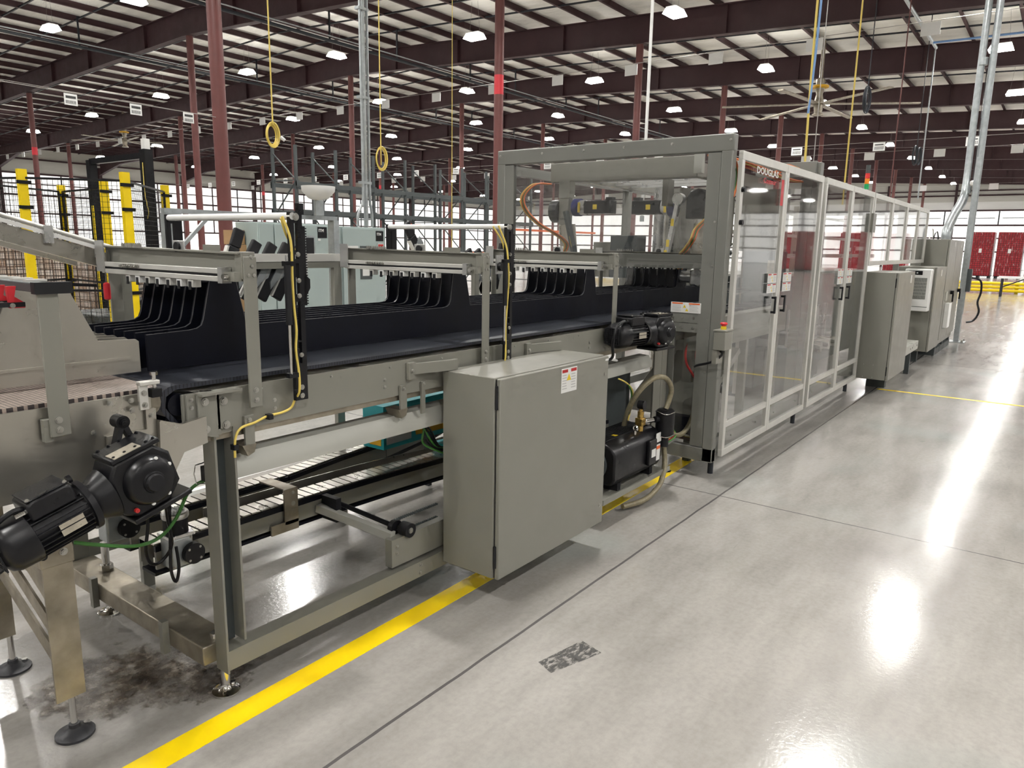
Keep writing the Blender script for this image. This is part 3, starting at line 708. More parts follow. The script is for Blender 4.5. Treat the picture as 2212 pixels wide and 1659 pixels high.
MB().cyl((8.45, 9.0, 2.8), (8.45, 9.0, 9.0), .009, 8).build('cord', 'ycable', t); coil(t, (8.47, 9.0, 2.9), .16, 'ycable', 3)
t = thing('hanging_cable', 'long straight thin yellow cord hanging in the middle', 'cord', (9.31, 8.25, 1.4))
MB().cyl((9.31, 8.25, 1.3), (9.31, 8.25, 9.2), .006, 6).build('cord', 'ycable', t)
t = thing('hanging_hose', 'twisted yellow cord and blue air hose dropping into the machine enclosure', 'hose', (9.6, 2.75, 2.3))
MB().tube([(9.63, 2.75, 9), (9.6, 2.75, 6), (9.58, 2.75, 4), (9.55, 2.72, 2.4)], .014, 8).build('yellow_cord', 'ycable', t); MB().tube([(9.66, 2.72, 9), (9.64, 2.71, 6), (9.59, 2.72, 4), (9.56, 2.74, 3.2)], .014, 8).build('blue_hose', 'blue', t)
t = thing('hanging_cable', 'pale yellow cord dropping onto the enclosure roof, right of the blue hose', 'cord', (11, 2.58, 2.3))
MB().cyl((10.98, 2.58, 2.2), (11, 2.58, 9), .011, 8).build('cord', 'ycable', t)
t = thing('drop_pipe', 'slim white vertical pipe dropping behind the front of the enclosure', 'pipe', (7.56, 3.87, 2))
MB().cyl((7.56, 3.87, 1.9), (7.56, 3.87, 9), .017, 10).build('pipe', 'white', t); MB().cyl((7.56, 3.87, 1.86), (7.56, 3.87, 1.92), .025, 10).build('pipe_end', 'galv', t)
for k, (x, y, z0, rr, mm, lb) in enumerate(((12.2, 3.35, 1.9, .007, 'cable', 'thin steel rod hanging just left of the blue hose'), (17.0, 3.1, 2.2, .012, 'maroon', 'thin red brown rod hanging right of the signal tower'), (21, 4.6, 5.6, .012, 'darkpipe', 'thin dark cord with a black coil hanging near the ceiling fan'), (25.5, 4.05, 4.6, .012, 'darkpipe', 'thin dark cord with paired coils hanging at right'), (33.5, 3.3, 4.2, .014, 'darkpipe', 'thin dark cord ending in a pale ball at far right'))):
    t = thing('hanging_cable', lb, 'cord', (x, y, z0)); MB().cyl((x, y, z0), (x, y, 9), rr, 6).build('cord', mm, t)
    if k == 2: coil(t, (x, y, z0-.25), .28, 'darkpipe', 3, .02)
    if k == 3: coil(t, (x-.2, y, z0-.2), .24, 'darkpipe', 2, .02); coil(t, (x+.5, y, z0-.15), .22, 'darkpipe', 2, .02)
    if k == 4: MB().sphere((x, y, z0), .09).build('ball', 'white', t)
t = thing('overhead_conduit', 'blue and white overhead conduit pair running near the roof at upper right', 'pipe', (17, 3, 8))
MB().cyl((16.5, 3.95, 7.62), (26.4, 3.99, 7.62), .045, 10).build('conduit', 'galv', t); MB().cyl((26.3, 3.99, 7.62), (26.3, 3.99, 3.2), .02, 8).build('drop', 'galv', t); MB().cyl((25.2, 3.9, 7.5), (25.2, -18, 7.1), .03, 8).build('branch', 'blue', t)
# ---- conduit post at right
t = thing('conduit_post', 'tall galvanised floor post carrying two fat conduits at the far right of the line', 'conduit', (15.3, 1.44, 0))
MB().box(15.22, 15.38, 1.40, 1.48, .012, 3.2).build('post', 'galv', t); MB().box(15.12, 15.48, 1.30, 1.58, 0, .012).build('base_plate', 'galv', t)
for q in ((15.15, 1.34), (15.45, 1.34), (15.15, 1.55)): bolt(t, (q[0], q[1], .012), (0, 0, 1), .02, .03)
MB().cyl((15.3, 1.44, .5), (15.3, 1.44, zb(1.44)+RD+.1), .055, 14).build('conduit', 'galv', t)
MB().tube([(15.28, 1.60, zb(1.6)+RD+.1), (15.27, 1.60, 4), (15.2, 1.59, 2.75), (14.9, 1.6, 2.45), (14.3, 1.62, 2.2), (13.85, 1.64, 1.95), (13.8, 1.64, 1.78)], .055, 12).build('flexible_conduit', 'galv', t)
MB().tube([(15.32, 1.55, 2.7), (15.2, 1.56, 2.45), (14.7, 1.6, 2.2), (14.3, 1.62, 1.95), (14.25, 1.62, 1.78)], .02, 8).build('thin_conduit', 'galv', t)
for z in (2.6, 4.7): MB().cyl((15.28, 1.58, z), (15.28, 1.58, z+.12), .075, 12).build('coupling', 'galv', t)
MB().tube([(15.34, 1.36, 1.15), (15.40, 1.20, 1.1), (15.42, 1.17, .9), (15.4, 1.2, .72), (15.38, 1.16, .55), (15.37, 1.22, .40), (15.3, 1.32, .36)], .018, 8).build('black_hose', 'black', t)
MB().box(15.26, 15.38, 1.33, 1.40, .9, 1.3).build('disconnect_box', 'rack', t)
# ================================================================== CONVEYORS
def rbox(x0, x1, y0, y1, z0, z1): return MB().box(x0, x1, y0, y1, z0, z1)
PY = [2.395+.0725*k for k in range(7)]      # the seven divider plates
# ---- main dark belt conveyor
t = thing('belt_conveyor', 'long dark modular belt conveyor with grey painted side panels running into the enclosure', 'conveyor', (3, 2.6, 1.0))
sp = MB().prism([(1.165, 1.103), (1.30, 1.103), (5.9, 1.103), (5.9, .97), (1.165, .955)], 'y', 2.15, 2.158).build('side_panel', 'paint', t)
MB().box(1.165, 5.9, 2.158, 2.19, .935, .968).build('lower_trim', 'wornsteel', t)
MB().box(1.165, 5.9, 3.07, 3.08, .95, 1.105).build('side_panel', 'paint', t)
nose = [(5.9, 1.132), (1.16, 1.132)]+[(1.155-.05*math.sin(a), 1.082+.05*math.cos(a)) for a in (.3, .7, 1.1, 1.57, 2.0)]+[(1.15, 1.0), (1.20, .985), (1.20, .995), (1.165, 1.01), (1.125, 1.065), (1.13, 1.1), (1.16, 1.118), (5.9, 1.118)]
MB().prism(nose, 'y', 2.175, 3.06).build('belt', 'belt', t)
MB().cyl((1.165, 2.17, 1.07), (1.165, 3.06, 1.07), .035, 20).build('nose_roller', 'navy', t)
MB().box(1.5, 5.9, 2.19, 3.07, .96, .985).build('underpan', 'wornsteel', t)
MB().prism([(1.13, 1.06), (1.165, 1.02), (1.50, .99), (1.50, .962), (1.16, .962), (1.12, 1.0)], 'y', 2.18, 3.05).build('return_belt', 'navy', t)
for x, z in ((1.45, 1.085), (1.75, 1.085), (2.05, 1.083), (2.36, 1.085), (2.9, 1.085), (3.2, 1.085), (3.5, 1.085), (2.67, 1.085), (4.0, 1.085)): bolt(t, (x, 2.15, z), r=.0045, h=.004)
for x in (1.50, 2.02, 2.83, 3.62):
    for z in (1.035, 1.005): bolt(t, (x, 2.15, z), r=.007, h=.004)
for x in (1.80, 3.45): bolt(t, (x, 2.15, 1.075), r=.008, h=.001, mat='paint', name='plug')
# end plate and hold-down bracket where the two conveyors meet
pl = MB().box(1.175, 1.285, 2.140, 2.149, .955, 1.102).build('end_plate', 'paint', t)
for x, z in ((1.19, 1.085), (1.19, 1.06), (1.235, 1.077), (1.235, 1.052), (1.228, .992), (1.228, .968)): bolt(t, (x, 2.14, z), r=.0065, h=.005)
MB().box(1.18, 1.21, 2.134, 2.14, 1.01, 1.02).build('slot_plate', 'steel', t)
MB().prism([(1.075, 1.045), (1.145, 1.02), (1.225, 1.03), (1.225, .945), (1.145, .93), (1.11, .87), (1.07, .91)], 'y', 2.118, 2.134).build('transfer_guard', 'steel', t)
t2 = thing('hold_down_bracket', 'short stainless hold-down bracket with two socket bolts at the conveyor joint', 'bracket', (1.04, 2.12, 1.12))
MB().box(1.018, 1.045, 2.112, 2.124, 1.085, 1.165).build('upright_plate', 'alubright', t2, bevel=.002); MB().box(1.018, 1.078, 2.104, 2.128, 1.158, 1.170).build('top_arm', 'alubright', t2, bevel=.002)
MB().cyl((1.066, 2.115, 1.14), (1.066, 2.115, 1.195), .006, 10).build('screw', 'chrome', t2); MB().cyl((1.066, 2.115, 1.185), (1.066, 2.115, 1.195), .011, 6).build('screw_head', 'chrome', t2)
MB().box(1.05, 1.08, 2.1, 2.125, 1.12, 1.145).build('sensor_block', 'black', t2)
bolt(t2, (1.032, 2.112, 1.135), r=.008); bolt(t2, (1.032, 2.112, 1.10), r=.008)
# yellow sensor clamps under the side panel
for x in (1.39, 2.115): 
    q = thing('pipe_hanger_tab', 'small grey hanger tab bolted under the side panel, %s' % ('near the post' if x < 2 else 'left of the hanging cabinet'), 'bracket', (x, 2.13, .95))
    MB().box(x-.018, x+.018, 2.138, 2.148, .90, 1.0).build('tab', 'paint', q); bolt(q, (x, 2.138, .985), r=.008)
    MB().prism([(x-.03, .90), (x+.025, .90), (x+.015, .87), (x-.01, .86)], 'y', 2.14, 2.22).build('angle_foot', 'wornsteel', q)
q = thing('slotted_strap', 'slotted grey strap hanging under the side panel beside the cabinet', 'bracket', (2.232, 2.14, .93))
MB().box(2.222, 2.244, 2.138, 2.148, .86, 1.0).build('strap', 'paint', q); bolt(q, (2.233, 2.138, .99), r=.006)
# ---- black divider plates (seven)
dp = [(1.19, 1.148), (1.19, 1.268), (1.34, 1.272), (1.368, 1.276), (1.386, 1.286), (1.394, 1.305), (1.425, 1.438), (1.527, 1.438), (1.562, 1.275),
      (2.63, 1.275), (2.664, 1.279), (2.682, 1.291), (2.69, 1.31), (2.708, 1.438), (2.80, 1.438), (2.838, 1.277),
      (3.88, 1.277), (3.915, 1.281), (3.932, 1.293), (3.94, 1.31), (3.96, 1.438), (4.05, 1.438), (4.088, 1.277),
      (5.25, 1.277), (5.285, 1.281), (5.30, 1.293), (5.31, 1.31), (5.325, 1.438), (5.42, 1.438), (5.44, 1.277), (5.79, 1.277), (5.79, 1.148)]
base = None
for k, Y in enumerate(PY):
    lab = '%s black plastic divider plate with raised tabs standing over the dark belt' % ('nearest', 'second', 'third', 'fourth', 'fifth', 'sixth', 'farthest')[k]
    if base is None:
        base = thing('divider_plate', lab, 'divider', (3.5, Y, 1.148), 'black divider plates')
        m = MB(); n = len(dp)
        m.prism(dp, 'y', Y-.0055, Y+.0055); m.build('plate', 'navy', base)
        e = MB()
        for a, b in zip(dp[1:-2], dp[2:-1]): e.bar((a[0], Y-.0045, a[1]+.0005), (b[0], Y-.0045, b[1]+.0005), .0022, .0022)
        e.build('lit_edge', 'navylit', base)  # paler strip paints the light caught along the plate edges
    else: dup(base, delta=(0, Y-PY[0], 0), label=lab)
# ---- stainless infeed conveyor
t = thing('belt_conveyor', 'stainless infeed conveyor with pale belt at lower left', 'conveyor', (.4, 2.6, 1.0))
MB().prism([(-1.2, 1.128), (1.068, 1.128), (1.068, 1.03), (1.06, .94), (.90, .885), (-1.2, .885)], 'y', 2.148, 2.156).build('side_panel', 'steel', t)
MB().box(-1.2, 1.05, 3.06, 3.07, .89, 1.128).build('side_panel', 'steel', t)
MB().box(-1.2, 1.10, 2.165, 3.055, 1.118, 1.138).build('belt', 'beltlight', t)
MB().box(-1.2, 1.05, 2.165, 3.055, .90, .915).build('underpan', 'wornsteel', t)
MB().cyl((1.07, 2.17, 1.09), (1.07, 3.05, 1.09), .04, 18).build('end_roller', 'wornsteel', t)
MB().prism([(.93, 1.02), (1.045, 1.02), (1.045, 1.08), (1.075, 1.08), (1.075, .86), (1.05, .85), (.93, .95)], 'y', 2.136, 2.147).build('splice_plate', 'steel', t)
for p in ((1.005, 1.115), (1.005, 1.085), (.955, 1.005), (1.06, 1.06), (.945, 1.115), (.90, 1.035)): bolt(t, (p[0], 2.136 if p[0] > .92 else 2.148, p[1]), r=.0075)
gp = [(-1.2, 1.15), (-1.2, 1.258), (.70, 1.258), (.77, 1.33), (.815, 1.43), (.965, 1.43), (1.04, 1.262), (1.155, 1.258), (1.165, 1.25), (1.165, 1.15)]
base = None
for k, Y in enumerate(PY[:6]):
    lab = '%s stainless guide plate with a raised tab over the pale belt' % ('nearest', 'second', 'third', 'fourth', 'fifth', 'farthest')[k]
    if base is None:
        base = thing('guide_plate', lab, 'divider', (.9, Y, 1.15), 'stainless guide plates'); MB().prism(gp, 'y', Y-.003, Y+.003).build('plate', 'steel', base)
        MB().box(-1.2, 1.13, Y-.012, Y-.003, 1.195, 1.203).build('stiffening_ledge', 'steel', base)
    else: dup(base, delta=(0, Y-PY[0], 0), label=lab)
# ---- supporting cross frame at far left with red levers and clips
t = thing('cross_gantry', 'grey flat upright with cross bar over the stainless guide plates', 'frame', (.81, 2.13, 1.05))
MB().box(.778, .829, 2.112, 2.12, 1.052, 1.44).build('upright', 'paint', t, bevel=.002); MB().box(.765, .785, 2.12, 2.14, 1.04, 1.1).build('backing_angle', 'paint', t)
for z in (1.097, 1.07): bolt(t, (.80, 2.112, z), r=.009)
MB().box(.775, .815, 2.12, 3.1, 1.438, 1.462).build('cross_bar', 'rack', t, bevel=.002); MB().box(.77, .86, 2.10, 2.125, 1.434, 1.464).build('end_block', 'blackmatt', t)
MB().box(.775, .83, 3.07, 3.09, 1.05, 1.44).build('upright', 'paint', t)
for k in range(8):
    y = 2.2+k*.09
    MB().box(.785, .835, y-.012, y+.012, 1.462, 1.468).build('adjusting_clip', 'alubright', t)
lv = None
for k in range(5):
    y = 2.19+.0725*k
    if lv is None:
        lv = thing('clamp_lever', 'nearest red clamp lever under the cross bar', 'lever', (.76, y, 1.42), 'red clamp levers')
        MB().prism([(.735, 1.452), (.758, 1.452), (.752, 1.425), (.775, 1.408), (.775, 1.395), (.74, 1.395)], 'y', y-.006, y+.006).build('lever', 'red', lv)
        MB().box(.70, .775, y-.008, y+.008, 1.398, 1.41).build('arm', 'blackmatt', lv); bolt(lv, (.745, y-.008, 1.402), r=.006)
    else: dup(lv, delta=(0, .0725*k, 0), label='%s red clamp lever under the cross bar' % ('', 'second', 'third', 'fourth', 'fifth')[k])
solo(MB().bar((.82, 3.0, 1.44), (1.40, 3.2, 1.385), .012), 'tie_bar', 'black', 'thin black rod running from the cross bar to the first grey frame', 'rod')
# ---- sloping discharge rail at upper left
t = thing('incline_rail', 'sloping stainless rail pair descending to the first grey frame', 'rail', (1.2, 3.1, 1.5))
def slp(x): return 1.545-(x-1.42)*.30
MB().bar((-.2, 3.12, slp(-.2)-.06), (1.43, 3.12, slp(1.43)-.06), .03, .062).build('side_panel', 'steel', t)
MB().cyl((-.2, 3.10, slp(-.2)+.0), (1.43, 3.10, slp(1.43)+.0), .009, 10).build('guide_rod', 'alubright', t)
MB().bar((-.2, 3.10, slp(-.2)-.018), (1.40, 3.10, slp(1.40)-.018), .01, .014).build('wear_strip', 'whitep', t)
for x in (.5, .85, 1.2, 1.38): MB().box(x-.015, x+.015, 3.085, 3.11, slp(x)-.055, slp(x)+.01).build('rod_bracket', 'alu', t)
for x in (.7, .8, .9, 1.0, 1.1, 1.2, 1.3): bolt(t, (x, 3.105, slp(x)-.04), r=.003, h=.003)
MB().bar((-.2, 3.35, slp(-.2)-.06), (1.40, 3.35, slp(1.40)-.06), .03, .062).build('side_panel', 'steel', t)
q = thing('pull_grip', 'small red grip hanging at the end of the sloping rail', 'grip', (1.36, 3.0, 1.38))
MB().lathe([(.003, .035), (.012, .03), (.013, 0), (.012, -.03), (.003, -.035)], (1.345, 2.98, 1.375)).build('grip', 'red', q); MB().cyl((1.345, 2.98, 1.405), (1.345, 2.98, 1.45), .003, 6).build('hook', 'chrome', q)
# ---- grey hold frames with clamp rails (three outside, one inside)
def hold_frame():
    t = thing('hold_down_gantry', 'x', 'frame', (1.40, 2.6, 1.05), 'grey hold frames')
    X = 1.384
    MB().box(X, X+.048, 2.118, 2.126, 1.03, 1.528).build('upright', 'paint', t, bevel=.002)
    MB().box(X-.004, X+.044, 3.03, 3.04, 1.05, 1.53).build('upright', 'paint', t, bevel=.002)
    MB().prism([(2.13, 1.478), (2.13, 1.54), (3.06, 1.55), (3.06, 1.488)], 'x', X+.004, X+.012).build('cross_beam', 'paint', t)
    MB().prism([(2.13, 1.535), (2.13, 1.54), (3.06, 1.55), (3.06, 1.545)], 'x', X-.012, X+.05).build('beam_top_flange', 'paint', t)
    MB().prism([(2.122, 1.455), (2.122, 1.543), (2.16, 1.543), (2.16, 1.455)], 'x', X-.004, X+.046).build('corner_plate', 'paint', t, bevel=.002)
    MB().prism([(3.0, 1.45), (3.0, 1.57), (3.06, 1.57), (3.06, 1.45)], 'x', X-.035, X-.03).build('rail_end_plate', 'alu', t)
    for z in (1.478, 1.452):
        m = MB(); m.box(X-.030, X-.004, 2.20, 3.03, z-.008, z+.010); m.build('clamp_rail', 'alubright', t, bevel=.002)
    MB().box(X-.026, X-.008, 2.205, 3.02, 1.459, 1.471).build('rail_groove', 'blackmatt', t)
    MB().box(X-.034, X-.0, 2.19, 2.215, 1.44, 1.492).build('rail_end_cap', 'alu', t)
    MB().box(X-.028, X+.02, 2.128, 2.20, 1.448, 1.478).build('rail_bracket', 'paint', t)
    MB().cyl((X-.034, 2.16, 1.463), (X-.050, 2.16, 1.463), .009, 10).build('knob', 'chrome', t)
    for y, z in ((2.13, 1.055), (2.13, 1.088)): bolt(t, (X+.024, 2.118, z), r=.009)
    for x, z in ((X+.03, 1.525), (X+.03, 1.497), (X+.016, 1.468), (X+.036, 1.468)): bolt(t, (x, 2.121, z), r=.0075)
    for k in range(9): bolt(t, (X-.017, 2.74+.0165*k, 1.545), (0, 0, 1), r=.0062, h=.014, name='adjusting_screw')
    for k in range(7): bolt(t, (X-.031, 2.74+.018*k, 1.478), (-1, 0, 0), r=.0062, h=.014, name='adjusting_screw')
    for k, y in enumerate(PY):
        b = MB().box(X-.028, X+.004, y-.016, y+.016, 1.418, 1.444).build('plate_clamp', 'white' if k % 2 else 'alubright', t, bevel=.002)
        MB().box(X-.030, X-.027, y-.008, y+.008, 1.410, 1.438).build('clamp_screw', 'blackmatt', b)
    o = MB().box(X+.012, X+.016, 2.49, 2.565, 1.53, 1.575).build('stop_plate', 'alu', t, bevel=.002); MB().cyl((X+.004, 2.53, 1.552), (X+.012, 2.53, 1.552), .018, 16).build('plate_knob', 'blackmatt', o)
    MB().box(X+.012, X+.016, 2.27, 2.37, 1.53, 1.563).build('stop_plate', 'paint', t)
    MB().box(X+.0, X+.15, 2.42, 2.47, 1.432, 1.452).build('tie_plate', 'blackmatt', t)
    return t
hf = hold_frame(); hf['label'] = 'first grey hold frame over the divider plates, nearest the sloping rail'
dup(hf, delta=(1.222, 0, 0), label='second grey hold frame, above the hanging cabinet')
dup(hf, delta=(2.44, 0, 0), label='third grey hold frame, just before the clear enclosure')
dup(hf, delta=(3.85, 0, .0), label='fourth grey hold frame, inside the clear enclosure')
# ---- black slotted gantries with white tube
def gantry():
    t = thing('sensor_gantry', 'x', 'gantry', (1.58, 2.1, 1.05), 'black slotted gantries')
    X = 1.578
    m = MB(); m.box(X-.024, X-.007, 2.100, 2.116, 1.03, 1.675); m.box(X+.007, X+.026, 2.100, 2.116, 1.03, 1.675)
    for a, b in ((1.03, 1.16), (1.235, 1.24), (1.375, 1.40), (1.505, 1.52), (1.64, 1.675)): m.box(X-.009, X+.009, 2.100, 2.116, a, b)
    m.build('slotted_post', 'black', t)
    m = MB(); m.box(X+.026, X+.040, 2.104, 2.112, 1.36, 1.63)
    for k in range(30): m.box(X+.040, X+.046, 2.104, 2.112, 1.365+k*.0088, 1.369+k*.0088)
    m.build('toothed_rack', 'black', t)
    MB().prism([(X+.03, 1.38), (X+.055, 1.42), (X+.055, 1.45), (X+.03, 1.47)], 'y', 2.104, 2.112).build('rack_guide', 'black', t)
    m = MB(); m.box(X-.024, X-.007, 2.89, 2.905, 1.15, 1.675); m.box(X+.007, X+.040, 2.89, 2.905, 1.15, 1.675); m.box(X-.008, X+.008, 2.89, 2.905, 1.64, 1.675); m.build('slotted_post', 'black', t)
    MB().cyl((X-.012, 2.10, 1.662), (X-.012, 2.89, 1.662), .0125, 18).build('cross_tube', 'white', t)
    for z in (1.66,): bolt(t, (X, 2.10, z), r=.012)
    for z in (1.535, 1.447, 1.395, 1.19): bolt(t, (X+.004, 2.10, z), r=.008)
    for z in (1.075, 1.045): bolt(t, (X+.002, 2.10, z), r=.009, h=.003)
    MB().cyl((X-.052, 2.085, 1.30), (X-.052, 2.085, 1.50), .011, 12).build('gas_spring', 'blackmatt', t); MB().cyl((X-.052, 2.085, 1.13), (X-.052, 2.085, 1.30), .0055, 10).build('spring_rod', 'chrome', t)
    for z in (1.505, 1.125): MB().box(X-.062, X-.02, 2.08, 2.10, z-.008, z+.008).build('spring_mount', 'black', t)
    for z in (1.54, 1.36, 1.21, 1.066): MB().box(X-.035, X-.012, 2.088, 2.100, z-.005, z+.005).build('cable_clip', 'blackmatt', t)
    MB().box(X+.03, X+.12, 2.20, 2.208, 1.44, 1.53).build('slotted_plate', 'alu', t); MB().cyl((X+.055, 2.18, 1.475), (X+.055, 2.20, 1.475), .022, 16).build('hand_wheel', 'black', t)
    for k in range(3): bolt(t, (X+.078+.016*k, 2.20, 1.487), r=.006)
    return t
g = gantry(); g['label'] = 'first black slotted gantry with white cross tube and toothed rack'
dup(g, delta=(1.20, 0, 0), label='second black slotted gantry with white cross tube, before the enclosure')
t = thing('sensor_cable', 'yellow sensor cable running down the first black gantry and along the side panel', 'cable', (1.55, 2.09, 1.4))
MB().tube([(1.525, 2.10, 1.66), (1.548, 2.09, 1.58), (1.545, 2.085, 1.45), (1.546, 2.083, 1.36), (1.552, 2.083, 1.28), (1.547, 2.083, 1.21), (1.556, 2.083, 1.13), (1.556, 2.085, 1.066), (1.562, 2.12, 1.03), (1.555, 2.135, 1.0), (1.52, 2.14, .988), (1.46, 2.14, .985), (1.405, 2.13, .975), (1.35, 2.13, .965), (1.328, 2.13, .93), (1.324, 2.13, .87)], .0042, 8).build('cable', 'ycable', t)
MB().tube([(1.535, 2.12, 1.655), (1.56, 2.13, 1.60), (1.60, 2.14, 1.55)], .0042, 8).build('cable_branch', 'ycable', t)
for p in ((1.465, .984), (1.327, .905)): MB().box(p[0]-.008, p[0]+.008, 2.122, 2.146, p[1]-.009, p[1]+.009).build('p_clip', 'blackmatt', t)
t = thing('sensor_cable', 'yellow sensor cable running down the second black gantry', 'cable', (2.73, 2.09, 1.3))
MB().tube([(2.69, 2.10, 1.665), (2.735, 2.09, 1.58), (2.748, 2.085, 1.50), (2.752, 2.083, 1.42), (2.742, 2.083, 1.30), (2.733, 2.083, 1.20), (2.735, 2.083, 1.05), (2.737, 2.11, .98)], .0042, 8).build('cable', 'ycable', t)
MB().tube([(2.70, 2.14, 1.662), (2.74, 2.12, 1.60), (2.76, 2.12, 1.56)], .004, 8).build('cable_branch', 'ycable', t)
# ---- overhead rail and black flights behind the plates
t = thing('flight_rail', 'aluminium rail behind the divider plates carrying the black flights', 'rail', (2.5, 3.2, 1.5))
MB().box(1.45, 4.6, 3.20, 3.24, 1.475, 1.515).build('rail', 'alubright', t); MB().box(1.45, 4.6, 3.205, 3.235, 1.44, 1.474).build('rail_lower', 'paint', t)
for x in (1.5, 2.65, 3.85): MB().box(x, x+.05, 3.205, 3.235, 0, 1.44).build('support', 'paint', t)
def flight(x, k, z=1.50, a=-.55):
    t = thing('carton_flight', 'x', 'paddle', (0, 0, 0), 'black carton flights')
    MB().box(-.035, .035, -.012, .012, -.24, .0).build('paddle', 'blackmatt', t, bevel=.008)
    MB().box(-.040, -.031, -.02, .006, -.24, -.01).build('face_strip', 'alubright', t)
    MB().prism([(.0, -.06), (.05, -.03), (.055, -.08), (.03, -.12), (.02, -.17), (.0, -.14)], 'y', -.02, -.012).build('curved_pusher', 'galv', t)
    MB().box(-.02, .035, -.012, .012, .0, .09).build('upper_lug', 'blackmatt', t, bevel=.005)
    return t
fl = None
for k, (x, y, z, a) in enumerate(((2.16, 3.26, 1.50, .55), (2.25, 3.26, 1.49, .55), (2.34, 3.26, 1.49, .55), (2.43, 3.26, 1.49, .55), (2.08, 3.26, 1.55, .35), (3.32, 3.28, 1.62, -.6), (3.9, 3.28, 1.46, -.5), (4.0, 3.28, 1.46, -.5), (4.1, 3.28, 1.46, .5), (4.22, 3.28, 1.50, .25))):
    if fl is None: fl = flight(x, k); o = fl
    else: o = copy_tree(fl)
    o.location = (x, y, z); o.rotation_euler = (0, a, 0)
    o['label'] = 'black carton flight %s behind the %s hold frame' % (('first', 'second', 'third', 'fourth', 'upper rear')[k % 5], 'first' if k < 5 else 'second')
# ================================================================== BASE FRAME
def foot(parent, x, y, ztop, mat='chrome', r=.052, rod=.012):
    MB().lathe([(.001, .0), (r, .0), (r, .008), (r*.55, .014), (r*.30, .028), (r*.28, .04), (.001, .04)], (x, y, 0), n=28).build('foot_pad', mat, parent)
    MB().cyl((x, y, .035), (x, y, ztop), rod, 14).build('threaded_rod', 'chrome', parent)
    MB().cyl((x+r*.7, y+.01, .006), (x+r*.7, y+.01, .02), .010, 6).build('anchor_nut', mat if mat != 'rubber' else 'chrome', parent)
t = thing('base_stand', 'grey welded base frame with C-channel post carrying the dark conveyor', 'frame', (2.5, 2.6, 0))
m = MB()
m.box(1.262, 1.270, 2.146, 2.215, .10, 1.096); m.box(1.270, 1.332, 2.140, 2.148, .975, 1.096); m.build('corner_post', 'paint', t)
MB().box(1.332, 1.340, 2.146, 2.215, .20, .985).build('post_flange', 'paint', t)
MB().box(1.270, 1.332, 2.205, 2.213, .19, 1.02).build('post_web', 'rack', t)  # darker grey paints the shade inside the channel recess
for x, z in ((1.30, 1.065), (1.305, .985)): bolt(t, (x, 2.140, z), r=.013, h=.009)
MB().prism([(1.205, 1.100), (1.270, 1.100), (1.270, .95), (1.205, .97)], 'y', 2.128, 2.138).build('mount_plate', 'paint', t)
MB().prism([(1.262, 2.13), (1.23, 2.145), (1.23, 2.150), (1.262, 2.15)], 'z', .955, 1.105).build('mount_return', 'paint', t)
MB().prism([(1.205, 1.098), (1.345, 1.098), (1.345, 1.105), (1.205, 1.105)], 'y', 2.10, 2.15).build('mount_top', 'paint', t)
for z in (1.075, .985): bolt(t, (1.228, 2.128, z), r=.012, h=.009)
MB().prism([(1.27, .108), (4.62, .108), (4.62, .180), (1.27, .180)], 'y', 2.150, 2.158).build('lower_beam_face', 'paint', t)
MB().box(1.27, 4.62, 2.158, 2.215, .172, .180).build('lower_beam_flange', 'paint', t)
for z in (.165, .128): bolt(t, (2.22, 2.15, z), r=.008)
MB().box(1.215, 1.335, 2.216, 3.30, .125, .195).build('cross_beam', 'wornsteel', t, bevel=.004)
for y in (2.45, 3.0): MB().box(1.19, 1.214, y-.013, y+.013, .10, .225).build('jacking_lug', 'paint', t)
MB().prism([(1.235, .15), (1.235, 1.0), (1.32, 1.0), (1.32, .15)], 'y', 3.302, 3.31).build('rear_post', 'paint', t)
MB().box(1.32, 4.6, 3.30, 3.31, .19, .27).build('rear_beam', 'paint', t)
m = MB(); m.prism([(2.158, .787), (2.158, .828), (2.185, .864), (2.255, .868), (2.255, .787)], 'x', 1.345, 4.465); m.build('upper_beam', 'palepaint', t)
m = MB(); m.prism([(4.60, 2.148), (4.68, 2.148), (4.68, 2.156), (4.608, 2.156), (4.608, 2.215), (4.60, 2.215)], 'z', .12, 1.09); m.box(4.49, 4.60, 2.15, 2.158, .12, 1.08); m.build('corner_post', 'paint', t)
MB().cyl((1.286, 2.211, .19), (1.286, 2.211, .26), .010, 12).build('rod_end', 'chrome', t)
foot(t, 1.286, 2.205, .125, 'chrome', .048, .016); foot(t, 1.299, 3.10, .32, 'chrome', .048, .016); foot(t, 4.70, 2.13, .12, 'chrome', .05, .014)
foot(t, 4.55, 3.28, .19, 'chrome', .048, .016)
for y in (3.10,): MB().cyl((1.299, y, .196), (1.299, y, .222), .027, 6).build('lock_nut', 'chrome', t)
MB().cyl((1.286, 2.25, .196), (1.286, 2.25, .215), .02, 6).build('lock_nut', 'chrome', t)
